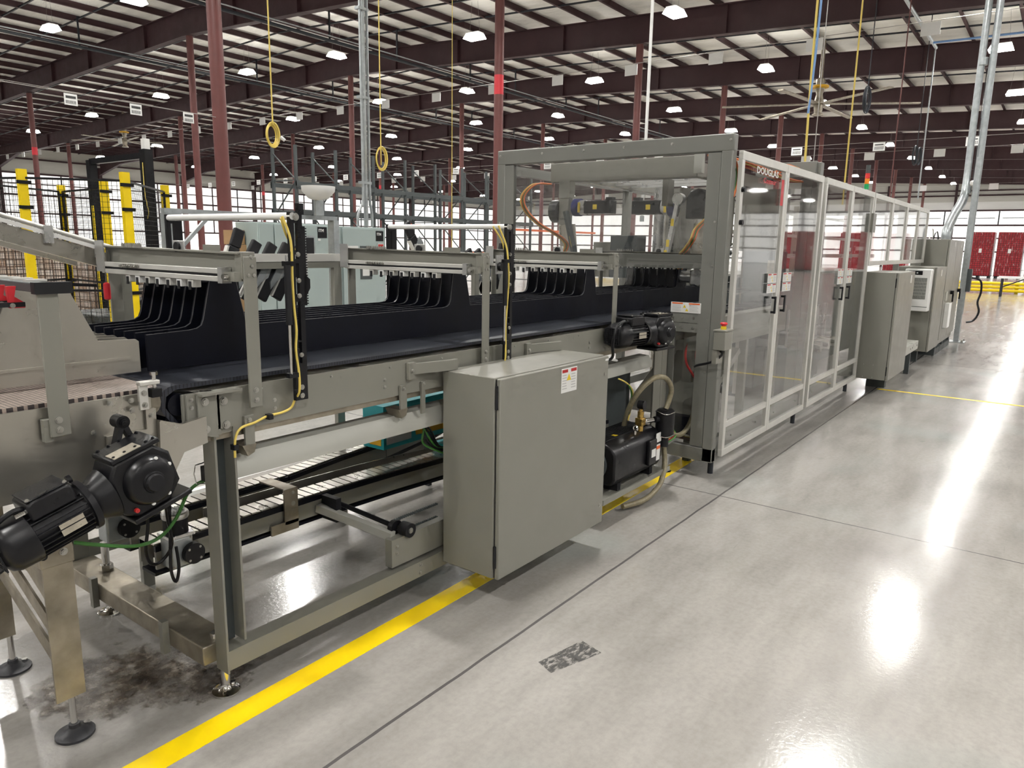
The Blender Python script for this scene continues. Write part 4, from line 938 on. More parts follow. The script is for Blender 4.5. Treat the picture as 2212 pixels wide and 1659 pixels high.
# ---- stainless leg stand of the infeed conveyor
t = thing('leg_stand', 'stainless leg stand with diagonal braces under the infeed conveyor', 'stand', (.86, 2.65, 0))
for y0, y1 in ((2.34, 2.41), (2.90, 2.97)):
    m = MB(); m.prism([(.80, y0), (.885, y0), (.885, y1), (.877, y1), (.877, y0+.008), (.80, y0+.008)], 'z', .152, .70); m.build('leg', 'wornsteel', t)
    MB().box(.795, .89, y0-.006, y1+.01, .60, .89).build('upper_leg', 'wornsteel', t, bevel=.003)
for z in (.69, .64): bolt(t, (.86, 2.334, z), r=.011, h=.008)
for z in (.64,): bolt(t, (.805, 2.334, z), r=.010, h=.008, mat='black')
m = MB(); m.prism([(2.42, .59), (2.48, .62), (2.90, .62), (2.90, .56), (2.44, .42), (2.42, .42)][0:0] or [(2.41, .58), (2.60, .62), (2.90, .62), (2.90, .585), (2.55, .52), (2.41, .45)], 'x', .83, .838); m.build('gusset_plate', 'wornsteel', t)
m = MB(); m.prism([(2.41, .40), (2.90, .62), (2.90, .57), (2.41, .34)], 'x', .83, .838); m.build('diagonal_brace', 'wornsteel', t)
m = MB(); m.prism([(2.41, .30), (2.41, .24), (2.90, .46), (2.90, .51)], 'x', .83, .838); m.build('diagonal_brace', 'wornsteel', t)
foot(t, .856, 2.378, .17, 'rubber', .058, .010); foot(t, .878, 2.942, .17, 'rubber', .058, .010)
# ---- hanging grey cabinet
t = thing('control_cabinet', 'large plain grey control cabinet hanging beside the conveyor with warning label', 'cabinet', (2.8, 1.95, .14))
MB().box(2.335, 3.235, 1.832, 2.12, .148, 1.038).build('body', 'paint', t, bevel=.004)
d = MB().box(2.342, 3.24, 1.806, 1.827, .146, 1.034).build('door', 'paint', t, bevel=.004)
MB().box(2.345, 3.23, 1.822, 1.834, .15, 1.03).build('door_gasket', 'black', t)
for z in (.955, .25): MB().cyl((2.337, 1.822, z-.05), (2.337, 1.822, z+.05), .006, 10).build('hinge', 'blackmatt', t)
for z in (.945, .245): bolt(d, (3.205, 1.806, z), r=.009, h=.003, name='lock')
warn(d, (2.80, 1.8055, .905), (1, 0, 0), (0, 0, 1), .135, .115, 'lblred', (0, -1, 0))
MB().box(3.205, 3.235, 1.804, 1.806, 1.012, 1.022).build('rating_tag', 'label', d)
for x in (2.36, 3.2): 
    q = MB().prism([(x-.20, 2.145), (x, 2.10), (x+.03, 2.10), (x+.03, 2.08), (x-.01, 2.08), (x-.21, 2.135)], 'z', 1.04, 1.085).build('mounting_arm', 'paint', t)
for x in (2.16, 3.0): MB().box(x-.02, x+.02, 2.132, 2.148, 1.02, 1.09).build('arm_plate', 'paint', t); bolt(t, (x, 2.132, 1.055), r=.009)
MB().box(2.40, 2.44, 2.12, 2.158, .78, .84).build('standoff', 'paint', t); MB().box(2.40, 2.44, 2.12, 2.15, .12, .17).build('standoff', 'paint', t)
t = thing('cable_bundle', 'dark cables with green wires entering behind the hanging cabinet', 'cable', (2.33, 2.2, .7))
for k in range(6): MB().tube([(2.30+.008*k, 2.20+.01*k, .77), (2.31+.01*k, 2.22, .70+.01*k), (2.36+.01*k, 2.2, .66), (2.42+.02*k, 2.17, .63+.01*k)], .005, 6).build('cable', 'black' if k % 3 else 'green', t)
# ================================================================== GEARMOTORS
def gearmotor(lab, big=True):
    t = thing('gearmotor', lab, 'motor', (0, 0, 0), 'black gearmotors')
    oc = [(.085, -.045), (.085, .045), (.05, .085), (-.06, .085), (-.085, .05), (-.085, -.06), (-.05, -.085), (.04, -.085)]
    MB().prism(oc, 'y', -.055, .055).build('gear_housing', 'black', t, bevel=.008)
    MB().lathe([(.001, -.090), (.028, -.090), (.030, -.084), (.055, -.082), (.062, -.076), (.068, -.060), (.072, -.05)], (0.005, 0, 0), 'y', 32).build('round_cover', 'black', t)
    MB().lathe([(.001, -.098), (.022, -.098), (.026, -.088)], (0.005, 0, 0), 'y', 24).build('center_cap', 'blackmatt', t)
    for a in (.35, 1.05, 5.2, 4.4): bolt(t, (.005+math.cos(a)*.062, -.074, math.sin(a)*.062), r=.0055, h=.003, mat='label', name='cap_plug')
    MB().box(-.065, .072, -.055, .055, .083, .098).build('top_plate', 'black', t, bevel=.004)
    o = MB().box(-.055, .02, -.058, -.01, .098, .100).build('nameplate', 'plate', t)
    for x in (-.05, -.02, .01, .04, .06):
        for y in (-.045, .045): bolt(t, (x, y, .098), (0, 0, 1), r=.005, h=.004, mat='black')
    MB().box(-.07, .10, -.060, .06, -.100, -.084).build('foot_ledge', 'black', t, bevel=.004)
    MB().cyl((-.135, 0, 0), (-.085, 0, 0), .050, 20, r2=.072).build('adapter_neck', 'black', t)
    MB().cyl((-.150, 0, 0), (-.135, 0, 0), .070, 28).build('flange', 'black', t)
    m = MB(); m.cyl((-.29, 0, 0), (-.150, 0, 0), .056, 28)
    for k in range(26):
        a = 2*PI*k/26
        if 1.15 < a < 2.0: continue
        y, z = math.cos(a), math.sin(a); m.bar((-.285, y*.060, z*.060), (-.155, y*.060, z*.060), .0028, .012, up=(0, y, z))
    m.build('finned_motor_body', 'black', t)
    m = MB(); m.lathe([(.001, -.365), (.040, -.362), (.058, -.352), (.066, -.335), (.069, -.285), (.064, -.283)], (0, 0, 0), 'x', 28); m.build('fan_cowl', 'black', t)
    m = MB()
    for k in range(-4, 5): m.box(-.368, -.3645, -.04, .04, k*.01-.0015, k*.01+.0015); m.box(-.368, -.3645, k*.01-.0015, k*.01+.0015, -.04, .04)
    m.build('cowl_grille', 'blackmatt', t)
    MB().prism([(-.275, .045), (-.165, .045), (-.165, .088), (-.18, .096), (-.26, .096), (-.275, .088)], 'y', -.048, .048).build('terminal_box', 'black', t, bevel=.006)
    MB().box(-.270, -.170, -.045, .045, .096, .100).build('terminal_lid', 'black', t, bevel=.002)
    MB().cyl((-.30, -.02, .07), (-.275, -.02, .07), .011, 10).build('cable_gland', 'chrome', t)
    MB().box(-.235, -.175, -.0655, -.0635, -.018, .014).build('rating_plate', 'plate', t)
    for x in (-.265, -.175): bolt(t, (x, -.04, .100), (0, 0, 1), r=.005, h=.004)
    MB().cyl((-.15, .03, .072), (-.14, .03, .072), .012, 12).build('lifting_eye', 'black', t)
    MB().lathe([(.001, -.064), (.006, -.064), (.007, -.05)], (-.055, 0, -.06), 'y', 10).build('red_plug', 'lblred', t)
    MB().cyl((0, .055, 0), (0, .12, 0), .026, 18).build('output_shaft', 'black', t)
    return t
gm = gearmotor('large black gearmotor with ribbed body and torque arm at the lower left')
gm.location = (.928, 1.975, .935); gm.rotation_euler = (0, -.30, .0)
g2 = dup(gm, loc=(4.20, 2.02, 1.065), rot=(0, .0, -.12), label='black gearmotor beside the conveyor just before the clear enclosure'); g2.scale = (1.25, 1.25, 1.15)
t = thing('torque_link', 'black forked torque arm above the lower left gearmotor', 'arm', (.93, 2.08, 1.07))
MB().bar((.930, 2.05, 1.075), (.895, 2.03, .99), .014, .024, up=(0, 1, 0)).build('arm_leg', 'black', t); MB().bar((.934, 2.05, 1.075), (.965, 2.03, .985), .014, .024, up=(0, 1, 0)).build('arm_leg', 'black', t)
MB().cyl((.931, 2.035, 1.078), (.931, 2.075, 1.078), .019, 20).build('pivot_bush', 'black', t); bolt(t, (.931, 2.03, 1.078), r=.010, h=.008, mat='black')
MB().box(.89, .97, 1.99, 2.04, .978, .992).build('base_flange', 'black', t)
t = thing('motor_cable', 'black cable looping from the lower left gearmotor', 'cable', (.6, 1.97, .85))
MB().tube([(.655, 1.955, .925), (.62, 1.95, .93), (.58, 1.96, .90), (.55, 2.0, .82), (.56, 2.05, .74), (.66, 2.12, .745), (.74, 2.3, .78)], .007, 8).build('cable', 'black', t)
t = thing('motor_cable', 'black cable looping from the gearmotor before the enclosure', 'cable', (3.75, 2.02, 1.0))
MB().tube([(3.83, 2.03, 1.145), (3.76, 2.02, 1.15), (3.70, 2.02, 1.12), (3.68, 2.03, 1.03), (3.72, 2.05, .95), (3.68, 2.08, .92), (3.5, 2.1, .9)], .009, 8).build('cable', 'black', t)
MB().tube([(3.5, 2.08, .92), (3.65, 2.08, .95), (3.8, 2.1, .92), (3.9, 2.12, .9)], .008, 8).build('cable', 'white', t)
MB().box(4.27, 4.42, 2.09, 2.145, .98, 1.12).build('x', 'paint', t).name = 'motor_mount'
# small upright gearmotors of the lower conveyors
def smallgm(lab):
    t = thing('small_gearmotor', lab, 'motor', (0, 0, 0), 'small upright gearmotors')
    MB().box(-.045, .045, -.04, .04, -.07, .05).build('gear_housing', 'galv', t, bevel=.008); MB().box(-.05, .05, -.045, .045, .05, .062).build('adapter_plate', 'alu', t)
    MB().cyl((.035, -.065, -.02), (.035, -.035, -.02), .040, 24).build('round_cover', 'blackmatt', t)
    for a in range(4): bolt(t, (.035+math.cos(a*PI/2+.8)*.031, -.065, -.02+math.sin(a*PI/2+.8)*.031), r=.0045, h=.002)
    MB().cyl((0, 0, .062), (0, 0, .12), .044, 24).build('motor_body', 'blackmatt', t)
    MB().lathe([(.046, .12), (.049, .125), (.049, .14), (.045, .145), (.001, .145)], (0, 0, 0)).build('motor_cap', 'alu', t)
    m = MB()
    for k in range(8):
        for j in range(8):
            x, y = -.034+k*.0097, -.034+j*.0097
            if x*x+y*y < .0013: m.box(x, x+.003, y, y+.003, .145, .153)
    m.build('pin_heat_sink', 'alu', t); MB().box(-.03, -.005, -.02, .0, .145, .154).build('connector', 'white', t)
    for x, z in ((-.035, .035), (.035, .04), (-.035, -.06)): bolt(t, (x, -.04, z), r=.005, h=.004)
    return t
s1 = smallgm('small grey and black upright gearmotor at the near end of the lower conveyor'); s1.location = (1.335, 2.57, .43)
s2 = dup(s1, loc=(1.27, 2.93, .46), label='small upright gearmotor at the rear lane, behind the big black gearmotor')
t = thing('signal_cable', 'green signal cable arching from the lower left gearmotor to the grey post', 'cable', (1.2, 2.3, .7))
MB().tube([(1.345, 2.25, .76), (1.30, 2.28, .765), (1.25, 2.3, .735), (1.20, 2.3, .655), (1.14, 2.3, .605), (1.06, 2.3, .60), (.95, 2.3, .64), (.89, 2.33, .66)], .006, 8).build('cable', 'green', t)
t = thing('motor_cable', 'black looped cables hanging at the near end of the lower conveyors', 'cable', (1.2, 2.5, .5))
MB().tube([(1.17, 2.45, .72), (1.18, 2.46, .6), (1.17, 2.47, .5), (1.20, 2.5, .43), (1.25, 2.52, .42), (1.28, 2.5, .48), (1.26, 2.48, .6), (1.25, 2.46, .72)], .006, 8).build('cable', 'black', t)
MB().tube([(1.285, 2.50, .7), (1.275, 2.5, .5), (1.27, 2.5, .38), (1.285, 2.5, .33), (1.30, 2.5, .38), (1.30, 2.51, .46)], .006, 8).build('cable', 'black', t)
# ================================================================== LOWER CONVEYORS
def lane(pts, w, lab, zt):
    t = thing('slat_chain_conveyor', lab, 'conveyor', pts[0]+(zt,), 'lower slat chain conveyors')
    m = MB(); P = []
    for (a, b) in zip(pts[:-1], pts[1:]):
        a = Vector(a); b = Vector(b); n = max(1, int((b-a).length/.042))
        for i in range(n): P.append((a+(b-a)*(i/n), (b-a).normalized()))
    for p, d in P:
        q = p+d*.038; n = Vector((-d.y, d.x)); vs = []
        for z in (zt-.006, zt):
            for e, s in ((p, 1), (p, -1), (q, -1), (q, 1)): c = e+n*s*w/2; vs.append((c.x, c.y, z))
        m.add(vs, [(0, 1, 2, 3), (7, 6, 5, 4), (0, 4, 5, 1), (1, 5, 6, 2), (2, 6, 7, 3), (3, 7, 4, 0)])
    m.build('slat_chain', 'steel', t, kind='stuff')
    for s, nm, z0, z1, k in ((-1, 'side_beam', zt-.10, zt-.03, 'paint'), (1, 'side_beam', zt-.10, zt-.03, 'paint'), (-1, 'wear_strip', zt-.03, zt-.008, 'navy'), (1, 'wear_strip', zt-.03, zt-.008, 'navy')):
        m = MB()
        for a, b in zip(pts[:-1], pts[1:]):
            a = Vector(a); b = Vector(b); d = (b-a).normalized(); n = Vector((-d.y, d.x))*s*(w/2+.004)
            m.bar((a.x+n.x, a.y+n.y, (z0+z1)/2), (b.x+n.x, b.y+n.y, (z0+z1)/2), .012, z1-z0)
        m.build(nm, k, t)
    m = MB()
    for a, b in zip(pts[:-1], pts[1:]): m.bar((a[0], a[1], zt-.125), (b[0], b[1], zt-.125), w*.9, .012)
    m.build('return_chain', 'navy', t)
    for k in (5, 6):
        p = pts[k]; MB().box(p[0]-.015, p[0]+.015, p[1]-.02, p[1]+.02, 0, zt-.13).build('leg', 'darkpipe', t)
    return t
lane([(1.27, 2.67), (1.6, 2.67), (2.1, 2.67), (2.5, 2.65), (2.85, 2.62), (3.4, 2.52), (4.2, 2.38)], .11, 'near lower slat chain conveyor lane under the dark conveyor', .45)
lane([(1.32, 2.96), (1.6, 2.97), (2.1, 2.98), (2.5, 3.05), (2.85, 3.09), (3.4, 3.22), (4.2, 3.5)], .085, 'rear lower slat chain conveyor lane under the dark conveyor', .45)
t = thing('lane_guide', 'stainless guide rail between the two lower chain lanes', 'rail', (2.2, 2.84, .5))
for a, b in zip([(1.56, 2.77, .452), (2.1, 2.77, .45), (2.4, 2.765, .445), (2.7, 2.755, .435), (3.0, 2.74, .42)], [(2.1, 2.77, .45), (2.4, 2.765, .445), (2.7, 2.755, .435), (3.0, 2.74, .42), (3.4, 2.7, .41)]): MB().bar(a, b, .005, .042).build('rail_segment', 'steel', t)
q = MB().box(1.83, 1.90, 2.585, 2.593, .36, .52).build('bracket', 'wornsteel', t); MB().box(1.76, 1.90, 2.585, 2.593, .33, .375).build('bracket_foot', 'wornsteel', t); MB().box(1.84, 1.90, 2.583, 2.78, .512, .518).build('bracket_arm', 'wornsteel', t)
bolt(t, (1.875, 2.585, .50), r=.007); bolt(t, (1.875, 2.585, .45), r=.010, h=.002)
t = thing('drive_shaft', 'cross shaft with black spiral rod, chain sprocket and grey support bar below the conveyor', 'drive', (2.08, 2.4, .35))
MB().bar((2.02, 2.60, .385), (2.10, 2.20, .325), .035, .035).build('support_bar', 'palepaint', t); MB().cyl((2.07, 2.58, .415), (2.145, 2.19, .345), .011, 12).build('spiral_rod', 'black', t)
MB().box(2.06, 2.40, 2.165, 2.205, .20, .325).build('bearing_plate', 'paint', t); MB().cyl((2.16, 2.15, .345), (2.16, 2.20, .345), .032, 20).build('bearing', 'blackmatt', t); MB().cyl((2.135, 2.21, .35), (2.135, 2.235, .35), .034, 18).build('sprocket', 'black', t)
bolt(t, (2.16, 2.15, .345), r=.012); bolt(t, (2.09, 2.165, .29), r=.008); bolt(t, (2.09, 2.165, .26), r=.008)
m = MB()
for z in (.382, .318):
    for k in range(22): m.cyl((2.14+k*.0125, 2.218, z-.0), (2.14+k*.0125, 2.230, z), .0055, 8)
m.build('roller_chain', 'rack', t, kind='stuff')
MB().box(2.04, 2.07, 2.50, 2.60, .33, .44).build('gear_block', 'blackmatt', t)
# small sensor with wire bracket on post
t = thing('photo_eye', 'small black sensor with wire bracket on the rear side of the grey post', 'sensor', (1.30, 2.25, .8))
MB().box(1.285, 1.325, 2.25, 2.28, .77, .82).build('sensor', 'blackmatt', t)
MB().tube([(1.32, 2.27, .835), (1.262, 2.27, .83), (1.255, 2.27, .80), (1.262, 2.27, .765), (1.33, 2.27, .75)], .002, 6, smooth=False).build('wire_bracket', 'chrome', t)
# cartons
def carton(x, y, z0, w, d, h, rot, lab, txt):
    t = thing('printed_carton', lab, 'carton', (x, y, z0), 'printed cartons')
    b = MB().box(-w/2, w/2, -d/2, d/2, 0, h).build('carton_body', 'teal', None)
    b.parent = t; b.matrix_parent_inverse = Matrix.Identity(4); W[b.name] = b.location.copy()
    def sub(mb, nm, mt): o = mb.build(nm, mt); o.parent = b; o.matrix_parent_inverse = Matrix.Translation(-b.location); return o
    m = MB(); m.prism([(-.02, h*.15), (w/2-.01, h*.10), (w/2-.01, h*.75), (.06, h*.85), (.0, h*.6), (-.04, h*.5)], 'y', -d/2-.002, -d/2-.0005); sub(m, 'yellow_splash', 'cartonyel')
    sub(MB().prism([(.01, h*.42), (.09, h*.45), (.095, h*.6), (.02, h*.57)], 'y', -d/2-.004, -d/2-.002), 'brand_patch', 'lblorange')
    sub(MB().box(-w/2-.002, -w/2-.0005, -d/2+.02, d/2-.05, .02, h*.55), 'end_print', 'cartonyel')
    sub(MB().box(-w/2+.02, -.06, -d/2-.002, -d/2-.0005, h*.1, h*.35), 'white_print', 'label')
    o = text(txt, 'lettering', 'label', b, min(.05, h*.4), (-w/2+.10, -d/2-.003, h*.80), (1, 0, 0), (0, 0, 1)); o.matrix_parent_inverse = Matrix.Translation(-b.location)
    t.rotation_euler = (0, 0, rot); return t
carton(2.98, 2.98, .452, .56, .16, .245, .03, 'teal and yellow printed carton lying on the rear lower lane', 'ICE')
t = carton(3.02, 2.64, .452, .26, .10, .045, -.12, 'flattened teal printed carton lying on the near lower lane', 'SPARKLING')
# ================================================================== ENCLOSURE
X0, YD, YL = 4.73, 1.774, 3.71
XE = 12.83
t = thing('machine_enclosure', 'long packing machine enclosure with grey frame and clear panels', 'enclosure', (8.8, 2.7, 0))
# front frame
MB().box(X0, X0+.07, 1.795, YL, 2.195, 2.305).build('top_beam', 'paintdk', t, bevel=.008)
MB().box(X0, X0+.075, 1.800, 1.875, .118, 2.20).build('corner_post', 'paintdk', t, bevel=.006)
MB().box(X0+.001, X0+.04, 1.875, 1.965, .22, 2.19).build('inner_post', 'paintdk', t)
MB().box(X0, X0+.075, YL-.075, YL, .118, 2.20).build('corner_post', 'paintdk', t, bevel=.006)
MB().box(X0+.001, X0+.04, YL-.16, YL-.075, .22, 2.19).build('inner_post', 'paintdk', t)
MB().prism([(1.80, .118), (1.80, .215), (2.10, .215), (2.18, .15), (2.18, .125), (1.9, .118)], 'x', X0, X0+.06).build('bottom_beam', 'paintdk', t, bevel=.004)
MB().box(X0+.02, X0+.06, 1.83, 2.64, 1.44, 1.535).build('mid_rail', 'paintdk', t, bevel=.003)
MB().box(X0+.01, X0+.03, 1.965, 2.17, 1.075, 1.14).build('lower_rail', 'paintdk', t); MB().box(X0+.01, X0+.03, 1.965, 2.17, 1.01, 1.07).build('lower_rail', 'paintdk', t)
MB().box(X0+.01, X0+.03, 2.13, 2.17, .2, 1.01).build('inner_stile', 'paintdk', t)
for y in (3.683, 3.284, 2.92, 2.587, 2.224, 1.82): bolt(t, (X0, y, 2.263), (-1, 0, 0), r=.009, h=.005)
for y in (2.15, 2.08, 2.0, 1.90):
    for z in (1.108, 1.04): bolt(t, (X0+.008, y, z), (-1, 0, 0), r=.008, h=.006)
for z in (1.75, 1.46, .75, .25): bolt(t, (X0, 1.89, z), (-1, 0, 0), r=.008, h=.005)
bolt(t, (X0, 3.68, 1.75), (-1, 0, 0), r=.008, h=.005)
# clear front panels
MB().add([(X0+.012, 1.96, 1.14), (X0+.012, YL-.14, 1.14), (X0+.012, YL-.14, 2.2), (X0+.012, 1.96, 2.2), (X0+.018, 1.96, 1.14), (X0+.018, YL-.14, 1.14), (X0+.018, YL-.14, 2.2), (X0+.018, 1.96, 2.2)],
         [(0, 1, 2, 3), (7, 6, 5, 4), (0, 4, 5, 1), (1, 5, 6, 2), (2, 6, 7, 3), (3, 7, 4, 0)]).build('clear_panel', 'clear', t)
MB().box(X0+.012, X0+.018, 1.96, 2.14, .20, 1.02).build('clear_panel', 'clear', t)
# long rails top and bottom, rear side
MB().box(X0+.07, XE, YL-.07, YL, 2.13, 2.20).build('rear_top_rail', 'paintdk', t)
MB().box(X0+.07, XE, YL-.07, YL, .12, .20).build('rear_bottom_rail', 'paintdk', t)
for x in (6.8, 8.86, 10.9, 12.76): MB().box(x, x+.07, YL-.07, YL, .12, 2.20).build('rear_post', 'paintdk', t)
for a, b in ((4.81, 6.79), (6.88, 8.85), (8.94, 10.89), (10.98, 12.75)): MB().box(a, b, YL-.03, YL-.024, .2, 2.13).build('clear_panel', 'clear', t)
for x in (X0+.1, 6.8, 8.8, 10.8, 12.6):
    for y in (1.86, 3.62): MB().cyl((x+.05, y, 0), (x+.05, y, .13), .02, 12).build('leg', 'darkpipe', t)
# side posts between doors
MB().box(6.805, 6.895, 1.80, 1.865, .12, 2.325).build('side_post', 'paintdk', t, bevel=.004); MB().box(6.76, 6.90, 1.83, 2.35, 2.20, 2.33).build('top_plate', 'paintdk', t, bevel=.004)
MB().box(6.80, 6.895, 1.865, 1.95, .12, 2.2).build('inner_post', 'paintdk', t)
MB().box(8.86, 8.93, 1.80, 1.865, .12, 2.21).build('side_post', 'paintdk', t, bevel=.004); MB().box(12.76, 12.83, 1.80, 1.865, 1.3, 2.21).build('side_post', 'paintdk', t)
MB().box(10.95, 11.02, 1.80, 1.865, 1.3, 2.21).build('side_post', 'paintdk', t)
MB().box(4.82, 8.86, 1.82, 1.86, .155, .28).build('bottom_tray_rail', 'paintdk', t)
MB().box(XE-.07, XE, 1.80, YL, 2.13, 2.20).build('end_top_beam', 'paintdk', t)
warn(t, (X0-.001, 2.165, 1.143), (0, -1, 0), (0, 0, 1), .219, .07, 'lblorange', (-1, 0, 0))
# doors
def door(x0, x1, z0, z1, lab, hand=None, low=False, logo=False):
    d = thing('clear_guard_gate', lab, 'door', (x0, YD, z0), 'clear enclosure doors')
    MB().box(x0, x1, YD-.012, YD+.018, z1-.055, z1).build('top_rail', 'alubright', d, bevel=.002)
    MB().box(x0, x1, YD-.012, YD+.018, z0, z0+.05).build('bottom_rail', 'alubright', d, bevel=.002)
    for a in (x0, x1-.045): MB().box(a, a+.045, YD-.012, YD+.018, z0+.05, z1-.055).build('stile', 'alubright', d, bevel=.002)
    MB().box(x0+.035, x1-.035, YD+.000, YD+.006, z0+.05, z1-.055).build('clear_pane', 'clear', d)
    if low:
        MB().box(x0+.035, x1-.035, YD-.008, YD+.016, z0+.20, z0+.245).build('mid_rail', 'alubright', d, bevel=.002)
        for x in (x0+.18, x1-.25): bolt(d, (x, YD-.002, z0+.12), r=.008, h=.005)
    if hand:
        hx = hand; MB().box(hx-.012, hx+.012, YD-.045, YD-.033, 1.10, 1.23).build('handle', 'blackmatt', d, bevel=.003)
        for z in (1.11, 1.22): MB().box(hx-.008, hx+.008, YD-.034, YD-.010, z-.008, z+.008).build('handle_mount', 'blackmatt', d)
    return d
d1 = door(4.815, 5.770, .153, 2.204, 'first clear door of the enclosure carrying the white and red lettering', 5.64, True)
text('DOUGLAS', 'lettering', 'label', d1, .062, (5.085, YD-.0135, 2.088), (1, 0, 0), (0, 0, 1), bold=.0015, xs=1.62)
text('Contour', 'lettering', 'red', d1, .050, (5.235, YD-.0135, 2.035), (1, 0, 0), (0, 0, 1), bold=.0012, xs=1.55, label='red lettering')
MB().box(5.64, 5.70, YD-.014, YD-.0125, 1.90, 2.085).build('red_stripe', 'red', d1)
for z in (1.332, 1.257): warn(d1, (5.495, YD-.013, z), (1, 0, 0), (0, 0, 1), .205, .070, 'lblred', (0, -1, 0))
for z in (1.96, 1.75): MB().cyl((4.835, YD-.035, z), (4.835, YD-.012, z), .017, 14).build('latch_knob', 'black', d1)
MB().box(5.735, 5.760, YD-.015, YD-.012, 2.06, 2.13).build('small_tag', 'label', d1)
d2 = door(5.775, 6.80, .153, 2.204, 'second clear door of the enclosure, right of the lettered one', 5.87, True)
for z in (1.332, 1.257): warn(d2, (5.86, YD-.013, z), (1, 0, 0), (0, 0, 1), .215, .070, 'lblred', (0, -1, 0))
MB().box(5.785, 5.810, YD-.015, YD-.012, 2.03, 2.11).build('small_tag', 'label', d2)
d3 = door(6.90, 7.90, .153, 2.204, 'third clear door of the enclosure, right of the tall post', 7.72, True)
for z in (1.332, 1.257): warn(d3, (7.58, YD-.013, z), (1, 0, 0), (0, 0, 1), .215, .070, 'lblred', (0, -1, 0))
d4 = door(7.91, 8.88, .153, 2.204, 'fourth clear door of the enclosure, next to the grey control box', 8.0, True)
for z in (1.332, 1.257): warn(d4, (7.95, YD-.013, z), (1, 0, 0), (0, 0, 1), .215, .070, 'lblred', (0, -1, 0))
door(8.92, 9.98, 1.42, 2.204, 'fifth clear door, short one above the grey control box', 9.75)
door(9.99, 10.97, 1.42, 2.204, 'sixth clear door, short one above the gap between control boxes')
door(10.98, 11.9, 1.42, 2.204, 'seventh clear door, short one above the cooling unit')
door(11.91, 12.80, 1.42, 2.204, 'eighth clear door, short one at the far end of the enclosure', 12.0)
t = thing('junction_plate', 'small olive grey plate fixed on the fourth door frame', 'plate', (8.88, 1.75, 1.9)); MB().box(8.78, 8.93, 1.735, 1.76, 1.78, 1.98).build('plate', 'paint', t)
# emergency stop
t = thing('emergency_stop', 'grey box with red mushroom emergency stop button on the enclosure corner', 'button', (4.70, 1.77, .95))
MB().box(4.60, 4.73, 1.715, 1.795, .925, 1.045).build('box', 'paint', t, bevel=.004); MB().box(4.596, 4.734, 1.711, 1.799, 1.047, 1.058).build('lid', 'paint', t, bevel=.002)
MB().cyl((4.665, 1.755, 1.058), (4.665, 1.755, 1.078), .018, 18).build('collar', 'lblyel', t); MB().lathe([(.013, 1.078), (.014, 1.085), (.023, 1.09), (.024, 1.098), (.018, 1.104), (.001, 1.105)], (4.665, 1.755, 0)).build('mushroom_button', 'red', t)
MB().tube([(4.665, 1.755, .925), (4.665, 1.76, .88), (4.66, 1.83, .83), (4.68, 1.92, .80), (4.72, 1.96, .78)], .008, 8).build('cable', 'black', t)
MB().cyl((4.665, 1.755, .905), (4.665, 1.755, .926), .015, 10).build('cable_gland', 'black', t); MB().box(4.61, 4.72, 1.77, 1.80, .83, .925).build('mount_plate', 'paint', t)
# ================================================================== MACHINE INSIDE
def part_thing(nm, lab, cat, loc, group=None): return thing(nm, lab, cat, loc, group)
t = thing('servo_crossbeam', 'grey box beam across the inside top of the enclosure', 'beam', (5.1, 2.8, 2.15))
MB().box(5.10, 5.22, 2.19, 3.45, 2.08, 2.23).build('beam', 'paint', t, bevel=.004); MB().box(5.05, 5.10, 2.14, 2.20, 2.10, 2.25).build('end_plate', 'palepaint', t)
MB().box(5.30, 5.42, 1.98, 2.16, 2.09, 2.2).build('junction_box', 'palepaint', t, bevel=.004)
MB().box(5.22, 6.75, 2.25, 2.33, 2.10, 2.20).build('side_beam', 'paint', t); MB().box(5.22, 6.75, 3.30, 3.38, 2.10, 2.20).build('side_beam', 'paint', t)
MB().box(5.0, 5.08, 3.20, 3.30, 1.95, 2.08).build('hanger', 'paint', t); MB().box(5.4, 5.5, 2.55, 2.6, 1.9, 2.10).build('hanger', 'paint', t)
for k in range(4): MB().box(5.35+.28*k, 5.38+.28*k, 2.33, 3.30, 2.11, 2.15).build('cross_strut', 'alu', t)
def servo(c, dr, lab, housing=True):
    t = thing('servo_motor', lab, 'motor', c, 'black servo motors'); x, y, z = c
    MB().box(x-.055, x+.055, min(y, y+dr*.26), max(y, y+dr*.26), z-.055, z+.055).build('motor_body', 'black', t, bevel=.006)
    MB().box(x-.03, x+.03, min(y+dr*.20, y+dr*.26), max(y+dr*.20, y+dr*.26), z+.055, z+.08).build('connector', 'black', t)
    MB().cyl((x, y, z), (x, y-dr*.06, z), .062, 24).build('gear_stage', 'alu', t); MB().cyl((x, y-dr*.06, z), (x, y-dr*.12, z), .075, 24).build('coupling', 'bluedark', t)
    MB().box(x-.0565, x-.0555, y+dr*.11-.02, y+dr*.11+.02, z-.02, z+.02).build('yellow_tag', 'lblyel', t); MB().box(x-.064, x-.062, y-dr*.045-.012, y-dr*.045+.012, z-.045, z+.04).build('yellow_band', 'lblyel', t)
    return t
servo((5.6, 3.40, 1.91), -1, 'left black servo motor with blue coupling behind the clear front'); servo((5.6, 2.68, 1.90), 1, 'middle black servo motor behind the clear front')
t = thing('arm_head', 'grey head plate and black hub on the left steel tube inside the enclosure', 'arm', (5.6, 3.65, 1.9))
MB().box(5.55, 5.62, 3.56, 3.66, 1.76, 2.08).build('head_plate', 'paint', t, bevel=.004); MB().cyl((5.6, 3.66, 1.88), (5.6, 3.74, 1.88), .10, 24).build('black_hub', 'black', t)
MB().cyl((5.6, 3.60, 1.76), (5.6, 3.56, 1.42), .075, 24).build('steel_tube', 'steel', t)
